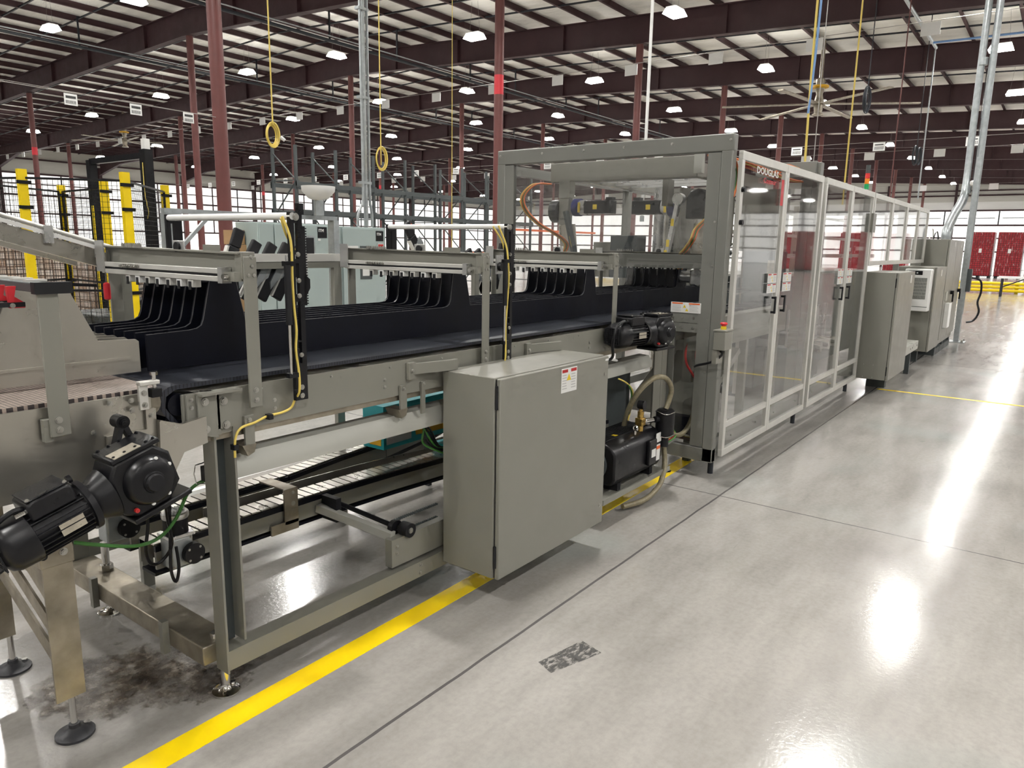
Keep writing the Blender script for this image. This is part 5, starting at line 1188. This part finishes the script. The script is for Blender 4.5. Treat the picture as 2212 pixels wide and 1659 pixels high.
t = thing('lever_bar', 'grey lever bar with yellow sticker left inside the enclosure', 'lever', (5.4, 3.45, 1.7)); MB().bar((5.42, 3.50, 1.87), (5.42, 3.37, 1.40), .03, .055, up=(1, 0, 0)).build('bar', 'rack', t); MB().bar((5.402, 3.44, 1.66), (5.402, 3.415, 1.57), .002, .022, up=(1, 0, 0)).build('sticker', 'lblyel', t)
t = thing('lever_bar', 'pale lever bar with yellow stickers right inside the enclosure', 'lever', (5.4, 2.5, 1.7)); MB().bar((5.42, 2.47, 1.93), (5.42, 2.56, 1.42), .03, .045, up=(1, 0, 0)).build('bar', 'alu', t); MB().bar((5.42, 2.56, 1.42), (5.42, 2.60, 1.26), .04, .06, up=(1, 0, 0)).build('lower_bar', 'alu', t)
for a, b in ((2.50, 1.78), (2.53, 1.62), (2.545, 1.54)): MB().box(5.395, 5.402, a-.012, a+.012, b-.035, b+.02).build('sticker', 'lblyel', t)
MB().cyl((5.40, 2.47, 1.95), (5.46, 2.47, 1.95), .045, 18).build('pivot', 'alu', t)
t = thing('black_housing', 'round black hood on the right steel tube inside the enclosure', 'housing', (5.5, 2.33, 1.9))
MB().prism([(2.42+0, 1.80), (2.42, 1.96), (2.39, 2.01), (2.33, 2.03), (2.26, 2.01), (2.22, 1.95), (2.22, 1.80)], 'x', 5.45, 5.62).build('hood', 'black', t, bevel=.01)
MB().cyl((5.55, 2.32, 1.80), (5.55, 2.335, 1.42), .06, 28).build('steel_tube', 'steel', t); MB().cyl((5.55, 2.32, 1.77), (5.55, 2.321, 1.80), .068, 28).build('tube_collar', 'chrome', t)
t = thing('cam_gearbox', 'silver cone shaped gearbox low inside the front of the enclosure', 'gearbox', (5.4, 2.25, 1.37)); MB().cyl((5.38, 2.40, 1.36), (5.38, 2.26, 1.36), .045, 20).build('neck', 'alu', t); MB().prism([(2.30, 1.30), (2.30, 1.42), (2.24, 1.44), (2.16, 1.37), (2.17, 1.33), (2.22, 1.29)], 'x', 5.32, 5.44).build('housing', 'alu', t, bevel=.012)
MB().box(5.3, 5.5, 2.40, 2.62, 1.28, 1.44).build('black_block', 'black', t)
t = thing('sprocket_column', 'vertical chain column in the middle of the enclosure', 'column', (6.3, 2.98, 1.8))
MB().cyl((6.3, 3.05, 1.3), (6.3, 3.05, 2.12), .05, 18).build('tube', 'alu', t); MB().box(6.25, 6.35, 2.84, 2.96, 1.3, 2.1).build('plate', 'paint', t)
m = MB()
for k in range(26): m.box(6.2, 6.23, 2.865, 2.905, 1.32+k*.025, 1.332+k*.025)
m.build('chain', 'rack', t, kind='stuff'); MB().cyl((6.22, 2.89, 1.98), (6.26, 2.89, 1.98), .05, 18).build('sprocket', 'rack', t)
t = thing('cable_box', 'dark grey boxes standing behind the divider plates inside the enclosure', 'box', (6.0, 3.35, 1.5)); MB().box(6.0, 6.2, 3.38, 3.56, 1.3, 1.62).build('box', 'paint', t, bevel=.005); MB().box(5.98, 6.16, 3.10, 3.37, 1.3, 1.68).build('box', 'rack', t, bevel=.005)
for k, (y, x) in enumerate(((3.1, 6.5), (2.75, 6.9), (2.55, 7.3), (3.3, 7.2), (2.5, 8.2), (3.2, 8.4), (2.7, 9.4), (3.3, 9.8))):
    t = thing('machine_upright', 'grey machine upright inside the enclosure, %s along the line' % ordn[k].replace('nearest', 'first'), 'frame', (x, y, .6), 'machine uprights')
    MB().box(x, x+.06, y, y+.06, .1, 2.1).build('upright', 'paint' if k % 2 else 'steel', t); MB().box(x-.04, x+.10, y-.04, y+.10, .09, .11).build('foot_plate', 'rack', t)
    MB().box(x-.1, x+.14, y-.02, y, 1.5, 1.56).build('bracket', 'rack', t)
t = thing('machine_side_plate', 'large grey shaped side plate seen through the first clear door', 'plate', (5.9, 2.55, 1.3))
MB().prism([(5.55, .70), (5.55, 2.05), (6.7, 2.05), (6.7, 1.60), (6.05, 1.55), (5.95, 1.45), (5.95, 1.2), (6.1, 1.05), (6.7, 1.02), (6.7, .80)], 'y', 2.50, 2.52).build('plate', 'paint', t)
for x, z in ((5.7, 1.9), (6.2, 1.9), (5.7, 1.1), (6.4, 1.8)): bolt(t, (x, 2.50, z), r=.01)
t = thing('shelf_rail', 'shiny horizontal rails behind the first clear door', 'rail', (6.4, 2.4, 1.4))
for z in (1.62, 1.54, 1.33, 1.27): MB().bar((6.0, 2.42, z), (6.75, 2.45, z), .018, .018).build('rail', 'chrome', t)
for k in range(5): MB().bar((5.95, 2.2+.05*k, 1.2+.015*k), (6.7, 2.25+.03*k, 1.22), .012).build('guide_rod', 'chrome', t)
t = thing('inner_guard_sheet', 'tall dark grey panel seen through the second clear door', 'panel', (7.0, 2.3, 1.4))
MB().box(6.92, 7.02, 2.10, 2.55, 1.56, 2.12).build('upper_panel', 'paint', t, bevel=.004); MB().box(6.90, 7.0, 2.08, 2.45, .75, 1.56).build('lower_panel', 'rack', t, bevel=.004); MB().box(6.89, 6.90, 2.12, 2.22, 1.35, 1.48).build('data_plate', 'plate', t)
t = thing('lower_trough', 'dark belt trough running behind the first clear door', 'conveyor', (6.4, 2.2, 1.0)); MB().box(4.9, 6.85, 2.0, 2.10, .86, 1.08).build('side_plate', 'paint', t); MB().box(4.9, 6.85, 2.11, 2.30, 1.08, 1.10).build('belt', 'navy', t)
for x in (5.0, 5.9, 6.7): MB().box(x, x+.05, 2.02, 2.08, .1, .86).build('leg', 'paint', t)
t = thing('chute_plate', 'angled grey chute low inside the lettered door', 'chute', (5.3, 2.3, .6)); MB().prism([(4.95, .38), (5.75, .80), (5.78, .76), (5.0, .34)], 'y', 2.02, 2.6).build('chute', 'paint', t); MB().box(5.05, 5.10, 2.1, 2.15, .0, .40).build('leg', 'rack', t)
MB().bar((4.9, 2.02, .36), (5.35, 2.02, .60), .012, .06).build('bright_lip', 'alu', t); MB().box(4.88, 5.15, 2.05, 2.35, .22, .38).build('motor', 'navy', t)
MB().box(5.7, 5.75, 2.5, 2.55, .0, .78).build('leg', 'rack', t)
t = thing('vacuum_head', 'round grey drum with red hoses behind the lower clear panel', 'drum', (5.2, 2.1, .9))
MB().lathe([(.001, 1.0), (.10, 1.0), (.14, .97), (.14, .88), (.10, .84), (.001, .84)], (5.10, 2.25, 0)).build('drum', 'paint', t, bevel=0); MB().lathe([(.145, .93), (.15, .925), (.145, .92)], (5.10, 2.25, 0)).build('rim', 'chrome', t); MB().box(4.95, 5.0, 2.08, 2.15, .62, 1.0).build('plate', 'paint', t)
for k, y in enumerate((2.10, 2.02)): MB().tube([(4.93, y, .92), (4.90, y+.01, .84), (4.91, y, .76), (4.95, y-.02, .70), (4.97, y-.04, .66)], .009, 8).build('red_hose', 'lblred', t)
MB().cyl((4.95, 2.0, .69), (5.05, 2.15, .70), .01, 10).build('manifold', 'chrome', t)
t = thing('pipe_manifold', 'dark red pipe frame at the bottom of the enclosure front', 'frame', (4.95, 1.98, .3)); MB().tube([(4.85, 2.12, .24), (4.85, 1.95, .23), (4.86, 1.92, .26), (4.86, 1.92, .40)], .018, 10, smooth=False).build('pipe', 'maroonshade', t); MB().cyl((4.86, 1.92, .40), (4.86, 1.92, .48), .024, 12).build('valve', 'chrome', t); MB().cyl((4.84, 2.06, .255), (4.84, 1.97, .25), .012, 10).build('bright_rod', 'chrome', t)
# cable looms
t = thing('cable_loom', 'orange and green cable loop at the left inside the enclosure', 'cable', (5.0, 3.5, 1.7))
for k, mm in enumerate(('orange', 'green', 'orange', 'ycable')):
    o = .012*k; MB().tube([(5.1, 3.44+o, 2.07), (5.0, 3.52+o, 2.065), (4.95, 3.60+o, 1.97), (4.95, 3.57+o, 1.86), (5.0, 3.47+o, 1.75), (5.1, 3.38+o, 1.68), (5.25, 3.36+o, 1.60), (5.3, 3.42+o, 1.52), (5.3, 3.5+o, 1.47)], .007, 6).build('cable', mm, t)
t = thing('cable_loom', 'orange and green cables sweeping across the right steel tube', 'cable', (5.1, 2.1, 1.7))
for k, mm in enumerate(('orange', 'green', 'orange', 'ycable')):
    o = .012*k; MB().tube([(5.2, 2.0+o, 1.86), (5.15, 2.08+o, 1.80), (5.15, 2.17+o, 1.72), (5.15, 2.20+o, 1.64), (5.2, 2.27+o, 1.57), (5.25, 2.33+o, 1.52), (5.25, 2.33+o, 1.42)], .007, 6).build('cable', mm, t)
t = thing('cable_loom', 'bundle of orange cables running along the inside top of the enclosure', 'cable', (6, 2.1, 2.2))
for k in range(6): MB().tube([(5.2, 2.16-.01*k, 2.235+.006*(k % 3)), (5.7, 2.05-.012*k, 2.19+.008*(k % 3)), (6.3, 1.98-.01*k, 2.14+.008*(k % 3)), (6.75, 1.98-.01*k, 2.16)], .009, 6).build('cable', ('orange', 'orange', 'orange', 'lblred', 'ycable', 'orange')[k], t)
MB().tube([(5.9, 2.2, 2.2), (6.0, 2.1, 2.24), (6.1, 2.0, 2.23), (6.2, 1.95, 2.2)], .01, 6).build('cable', 'orange', t)
for k in range(3): MB().tube([(6.30+.05*k, 2.05, 2.18), (6.42+.05*k, 2.0, 2.27), (6.6+.05*k, 1.95, 2.26), (6.72, 1.93, 2.2)], .010, 6).build('cable', 'green' if k % 2 else 'orange', t)
t = thing('cable_loom', 'short cable bundle hanging beside the enclosure corner post', 'cable', (4.87, 1.9, 2.0))
for k, mm in enumerate(('orange', 'green', 'white')): MB().tube([(4.9, 1.84+.01*k, 2.15), (4.93, 1.83+.01*k, 2.08), (4.92, 1.83+.01*k, 1.99), (4.90, 1.84+.01*k, 1.92)], .007, 6).build('cable', mm, t)
# clutter in second half, dark drives seen low
for k in range(5):
    x = 7.9+.35*k; t = thing('dark_drive', 'dark drive unit low behind the fourth clear door, %s' % ordn[k].replace('nearest', 'first'), 'motor', (x, 2.4, .2), 'dark drive units')
    MB().box(x, x+.25, 2.15+.05*k, 2.5, .05, .55+.12*(k % 3)).build('body', 'rack', t, bevel=.01); MB().cyl((x+.1, 2.12, .5), (x+.1, 2.15+.05*k, .5), .06, 16).build('pulley', 'chrome', t); MB().cyl((x+.12, 2.3, .4), (x+.12, 2.3, .95), .03, 12).build('strut', 'alu', t)
t = thing('inner_bed', 'dark grey machine bed block behind the fourth clear door', 'machine', (8.4, 2.6, .6)); MB().box(7.75, 12.2, 2.55, 3.2, .1, 1.28).build('bed', 'rack', t, bevel=.01); MB().box(7.7, 12.3, 2.5, 3.25, 1.28, 1.31).build('bed_top', 'paint', t)
t = thing('product_rail', 'bright horizontal rail pair across the inside of the far doors', 'rail', (9, 2.5, 1.5))
for z, y in ((1.50, 2.4), (1.72, 2.6), (2.02, 2.9)): MB().box(6.95, 12.6, y, y+.03, z, z+.035).build('rail', 'palepaint', t)
for x in (7.2, 9, 11, 12.5): MB().box(x, x+.03, 2.4, 2.95, 1.48, 1.5).build('tie', 'alu', t)
# signal tower
t = thing('signal_tower', 'red amber and green signal tower standing on the enclosure roof', 'signal light', (14.0, 2.93, 2.2))
MB().cyl((14.0, 2.93, 1.83), (14.0, 2.93, 2.62), .015, 10).build('pole', 'white', t)
for k, (mm, z) in enumerate((('glowgreen', 2.62), ('glowamber', 2.71), ('glowred', 2.80))): MB().cyl((14.0, 2.93, z), (14.0, 2.93, z+.085), .038, 20).build('lens', mm, t)
MB().cyl((14.0, 2.93, 2.885), (14.0, 2.93, 3.02), .036, 20).build('cap', 'rack', t)
# ================================================================== VACUUM PUMP
t = thing('vacuum_pump', 'black rounded vacuum pump with round fan grille under the conveyor', 'pump', (3.95, 2.1, .15))
pr = [(1.97, .20), (1.95, .24), (1.95, .39), (1.975, .425), (2.03, .45), (2.2, .45), (2.25, .42), (2.27, .38), (2.27, .22), (2.24, .20)]
MB().prism(pr, 'x', 3.62, 4.24).build('body', 'black', t, bevel=.012)
m = MB()
for k in range(12): m.box(3.66, 4.2, 2.04+k*.014, 2.046+k*.014, .449, .456)
m.build('cooling_ribs', 'blackmatt', t)
MB().cyl((3.60, 2.10, .32), (3.622, 2.10, .32), .10, 32).build('fan_shroud', 'rack', t)
m = MB()
for k in range(-9, 10):
    w = math.sqrt(max(0, .095**2-(k*.01)**2)); m.box(3.594, 3.60, 2.10-w, 2.10+w, .32+k*.01-.0016, .32+k*.01+.0016); m.box(3.594, 3.60, 2.10+k*.01-.0016, 2.10+k*.01+.0016, .32-w, .32+w)
m.build('fan_grille', 'rack', t)
MB().box(4.02, 4.12, 1.925, 1.95, .24, .40).build('terminal_box', 'black', t, bevel=.006); MB().box(4.045, 4.10, 1.922, 1.9248, .29, .34).build('sticker', 'label', t)
MB().box(4.15, 4.22, 1.946, 1.9495, .36, .42).build('sticker', 'label', t); o = MB().box(4.15, 4.21, 1.946, 1.9495, .24, .345).build('sticker', 'label', t); MB().box(4.155, 4.205, 1.944, 1.9458, .315, .335).build('sticker_header', 'lblorange', o)
MB().box(3.80, 3.83, 1.97+.08, 2.08, .456, .458).build('yellow_sticker', 'lblyel', t)
m = MB(); m.lathe([(.014, 0), (.021, .006), (.014, .012), (.009, .006), (.014, 0)], (3.95, 2.0, .485), 'x', 18); m.build('lifting_eye', 'chrome', t); MB().cyl((3.956, 2.0, .445), (3.956, 2.0, .468), .008, 8).build('eye_shank', 'chrome', t)
for x in (3.72, 4.14): MB().box(x-.02, x+.02, 1.97, 2.25, .155, .20).build('mount_foot', 'blackmatt', t)
t = thing('pump_tray', 'bent grey tray carrying the vacuum pump', 'tray', (3.9, 2.05, .12)); MB().box(3.45, 4.32, 1.93, 2.35, .143, .153).build('tray', 'paint', t); MB().box(3.45, 4.32, 1.92, 1.93, .143, .175).build('lip', 'paint', t)
for x in (3.5, 4.2): MB().box(x, x+.04, 2.22, 2.26, .0, .143).build('support', 'paint', t)
t = thing('brass_fitting', 'brass tee with round black gauge on top of the vacuum pump', 'fitting', (4.05, 2.0, .5))
MB().cyl((4.06, 2.02, .445), (4.06, 2.02, .57), .020, 12).build('tee', 'brass', t); MB().box(4.035, 4.085, 1.995, 2.045, .48, .53).build('tee_block', 'brass', t, bevel=.004); MB().cyl((4.06, 2.02, .57), (4.06, 2.02, .585), .012, 8).build('stem', 'brass', t)
MB().cyl((4.06, 1.995, .612), (4.06, 2.035, .612), .028, 20).build('gauge', 'black', t); MB().cyl((4.085, 2.01, .505), (4.17, 1.99, .50), .017, 12).build('nipple', 'chrome', t)
t = thing('intake_filter', 'black cylindrical intake filter with wire clips beside the pump', 'filter', (4.26, 1.95, .45))
MB().lathe([(.001, .56), (.045, .56), (.058, .55), (.060, .535), (.060, .40), (.055, .385), (.03, .37), (.001, .37)], (4.27, 1.95, 0), n=28).build('canister', 'black', t)
for z in (.543, .393): MB().tube([(4.27+.064*math.cos(a), 1.95+.064*math.sin(a), z+.006*math.sin(3*a)) for a in [i*PI/8 for i in range(17)]], .003, 6).build('wire_clip', 'chrome', t)
MB().cyl((4.19, 1.985, .50), (4.23, 1.97, .50), .02, 12).build('side_port', 'black', t); MB().cyl((4.27, 1.95, .315), (4.27, 1.95, .372), .030, 12).build('bottom_cap', 'blackmatt', t)
def hose(lab, pts, r=.017, mat='hose'):
    t = thing('vacuum_hose', lab, 'hose', pts[0], 'braided vacuum hoses'); MB().tube(pts, r, 12).build('hose', mat, t); return t
hose('upper braided hose looping over from the filter to the beam', [(4.27, 1.95, .56), (4.30, 1.94, .63), (4.29, 1.93, .70), (4.22, 1.94, .77), (4.13, 1.97, .78), (4.06, 2.02, .72), (4.05, 2.08, .62), (4.07, 2.13, .50), (4.08, 2.15, .40)])
hose('lower braided hose looping from the filter down to the floor under the pump', [(4.27, 1.95, .315), (4.275, 1.94, .24), (4.23, 1.92, .16), (4.12, 1.90, .09), (3.95, 1.91, .045), (3.78, 1.97, .035)])
hose('braided hose sweeping right behind the lower clear panel', [(4.33, 1.98, .42), (4.45, 1.99, .36), (4.60, 2.0, .31), (4.78, 2.02, .31), (4.92, 2.03, .40), (4.98, 2.04, .55), (5.0, 2.06, .70)])
t = thing('cable_bundle', 'green and yellow wires with red tags beside the filter', 'cable', (4.35, 2.0, .33))
for k, mm in enumerate(('green', 'lblred', 'ycable', 'black')): MB().tube([(4.30, 1.97+.01*k, .30), (4.40, 1.97+.012*k, .315), (4.52, 1.98+.01*k, .33), (4.60, 2.05, .36)], .006, 6).build('cable', mm, t)
for k, mm in enumerate(('green', 'ycable')): MB().tube([(3.95, 2.13, .78), (4.02, 2.1, .74), (4.08+.02*k, 2.1, .66), (4.05, 2.1, .55-.05*k)], .005, 6).build('cable', mm, t)
t = thing('backing_sheet', 'dark grey sheet panel behind the vacuum pump', 'panel', (4.0, 2.35, .5)); MB().box(3.30, 4.55, 2.36, 2.37, .16, .76).build('panel', 'rack', t); MB().box(4.05, 4.10, 2.34, 2.36, .16, .6).build('stiffener', 'paint', t)
MB().box(3.32, 3.36, 2.32, 2.36, 0, .16).build('foot', 'rack', t); MB().box(4.48, 4.52, 2.32, 2.36, 0, .16).build('foot', 'rack', t)
# ================================================================== CONTROL BOXES AT RIGHT
t = thing('control_box', 'tall grey control box hung on the enclosure, nearest of the row at right', 'cabinet', (9.5, 1.6, .15))
MB().box(8.955, 10.0, 1.478, 1.80, .155, 1.352).build('body', 'paint', t, bevel=.004); MB().box(8.96, 10.005, 1.452, 1.474, .15, 1.35).build('door', 'paint', t, bevel=.003); MB().box(8.97, 9.99, 1.470, 1.48, .16, 1.34).build('gasket', 'black', t)
MB().box(8.952, 8.956, 1.60, 1.72, .17, .33).build('gland_plate', 'paint', t)
for y in (1.61, 1.71):
    for z in (.18, .32): bolt(t, (8.951, y, z), (-1, 0, 0), r=.004, h=.003)
MB().box(9.72, 9.80, 1.449, 1.452, 1.22, 1.31).build('sticker', 'label', t)
for z in (.26, 1.24): MB().cyl((8.957, 1.474, z-.05), (8.957, 1.474, z+.05), .006, 8).build('hinge', 'black', t)
MB().box(8.955, 8.985, 1.80, 1.83, .3, 1.2).build('mounting_rail', 'black', t)
MB().box(9.4, 9.5, 1.55, 1.75, 0, .15).build('support_foot', 'rack', t)
t = thing('step_bracket', 'pale bracket ledge between the first and second control boxes', 'bracket', (10.6, 1.55, .35))
MB().box(10.02, 11.2, 1.50, 1.72, .38, .40).build('ledge', 'palepaint', t); MB().box(10.02, 11.2, 1.49, 1.50, .29, .40).build('fascia', 'palepaint', t); MB().box(10.7, 10.75, 1.50, 1.56, 0, .38).build('leg', 'rack', t)
for x in (10.15, 10.6, 10.75, 11.1): bolt(t, (x, 1.49, .345), r=.012)
t = thing('control_box', 'grey control box carrying the white cooling unit, second of the row', 'cabinet', (12.3, 1.6, .17))
MB().box(11.85, 12.86, 1.478, 1.95, .175, 1.372).build('body', 'paint', t, bevel=.004); MB().box(11.86, 12.865, 1.452, 1.474, .172, 1.37).build('door', 'paint', t, bevel=.003); MB().box(11.87, 12.85, 1.470, 1.48, .18, 1.36).build('gasket', 'black', t)
MB().box(12.3, 12.38, 1.449, 1.452, 1.24, 1.33).build('sticker', 'label', t); MB().box(12.0, 12.1, 1.6, 1.7, 0, .175).build('support_foot', 'rack', t)
t = thing('cooling_unit', 'white cabinet air conditioner with grille on the second control box', 'air conditioner', (11.75, 1.7, 1.0))
MB().box(11.66, 11.849, 1.49, 1.82, .76, 1.345).build('body', 'white', t, bevel=.012)
m = MB(); m.prism([(1.50, 0), (1.66, 0), (1.81, 0)], 'x', 0, 1) if False else None
MB().box(11.655, 11.662, 1.535, 1.775, .93, 1.225).build('grille', 'rack', t)
m = MB()
for z in (.985, 1.03, 1.075, 1.12, 1.165): m.box(11.651, 11.656, 1.535, 1.775, z-.003, z+.003)
for k in range(24): m.box(11.652, 11.656, 1.537+k*.01, 1.541+k*.01, .93, 1.225)
m.build('grille_slats', 'palepaint', t)
MB().box(11.655, 11.661, 1.60, 1.77, 1.265, 1.32).build('display', 'black', t); MB().box(11.652, 11.656, 1.655, 1.675, 1.285, 1.30).build('display_digit', 'label', t); MB().box(11.657, 11.662, 1.50, 1.81, .82, .826).build('seam', 'rack', t)
t = thing('main_control_cabinet', 'tall two door grey control cabinet with black rotary handles at the end of the line', 'cabinet', (13.8, 1.6, 0))
MB().box(12.90, 14.72, 1.478, 1.96, .24, 1.775).build('body', 'paint', t, bevel=.005)
for a, b in ((12.91, 13.80), (13.815, 14.715)): MB().box(a, b, 1.452, 1.474, .245, 1.77).build('door', 'paint', t, bevel=.003)
MB().box(12.93, 14.7, 1.49, 1.95, .0, .10).build('plinth', 'rack', t); MB().box(12.90, 14.72, 1.48, 1.96, .16, .238).build('plinth_rail', 'paint', t)
for x in (12.95, 13.75, 14.6): MB().box(x, x+.07, 1.49, 1.56, .10, .165).build('plinth_block', 'rack', t)
for x in (13.68, 14.60):
    h = MB().prism([(x-.05, .98), (x+.035, .98), (x+.035, .93), (x+.03, .80), (x+.0, .80), (x, .92), (x-.05, .93)], 'y', 1.40, 1.425).build('rotary_handle', 'black', t, bevel=.004); MB().cyl((x, 1.42, .95), (x, 1.452, .95), .03, 14).build('handle_boss', 'black', h)
for x in (13.50, 14.35): MB().box(x, x+.07, 1.449, 1.452, 1.66, 1.74).build('sticker', 'label', t)
MB().box(13.1, 13.3, 1.444, 1.452, .84, .98).build('socket_panel', 'palepaint', t)
o = MB().box(13.18, 13.46, 1.39, 1.452, .42, .80).build('document_holder', 'whitep', t, bevel=.004)
MB().tube([(13.4, 1.75, 1.77), (13.45, 1.74, 1.86), (13.6, 1.73, 1.90), (13.75, 1.72, 1.77)], .01, 6).build('cable', 'black', t); MB().tube([(13.35, 1.8, 1.77), (13.45, 1.8, 1.92), (13.65, 1.8, 1.93), (13.8, 1.8, 1.77)], .01, 6).build('cable', 'white', t)
MB().box(13.98, 14.0, 1.75, 1.77, 1.775, 1.84).build('pole_socket', 'rack', t)
for i in range(3): pass
# ================================================================== CAMERA, WORLD, RENDER LOOK
yaw, pit, rol = math.radians(36.73158829), math.radians(-10.78569547), math.radians(1.00276268)
f = Vector((math.cos(pit)*math.cos(yaw), math.cos(pit)*math.sin(yaw), math.sin(pit)))
r = Vector((math.sin(yaw), -math.cos(yaw), 0)); u = r.cross(f)
r2 = r*math.cos(rol)+u*math.sin(rol); u2 = -r*math.sin(rol)+u*math.cos(rol)
cam = bpy.data.cameras.new('camera'); co = bpy.data.objects.new('camera', cam); COL.objects.link(co)
mt = Matrix((r2, u2, -f)).transposed().to_4x4(); mt.translation = Vector((0, 0, CAMH)); co.matrix_world = mt
cam.sensor_fit = 'HORIZONTAL'; cam.sensor_width = 36; cam.lens = 36*1578.4/2212; cam.clip_end = 400; cam.clip_start = .05
sc.camera = co
w = bpy.data.worlds.new('hall_air'); sc.world = w; w.use_nodes = True
w.node_tree.nodes['Background'].inputs[0].default_value = (1.0, .98, .95, 1); w.node_tree.nodes['Background'].inputs[1].default_value = .5
sc.view_settings.view_transform = 'Standard'; sc.view_settings.look = 'None'; sc.view_settings.exposure = .3; sc.view_settings.gamma = 1; sc.view_settings.use_curve_mapping = False
cy = sc.cycles; cy.use_denoising = True; cy.max_bounces = 6; cy.diffuse_bounces = 3; cy.glossy_bounces = 3; cy.transparent_max_bounces = 12; cy.transmission_bounces = 4
cy.use_light_tree = True; cy.use_adaptive_sampling = True; cy.adaptive_threshold = .1; cy.adaptive_min_samples = 10; cy.sample_clamp_indirect = 6; cy.caustics_reflective = False; cy.caustics_refractive = False
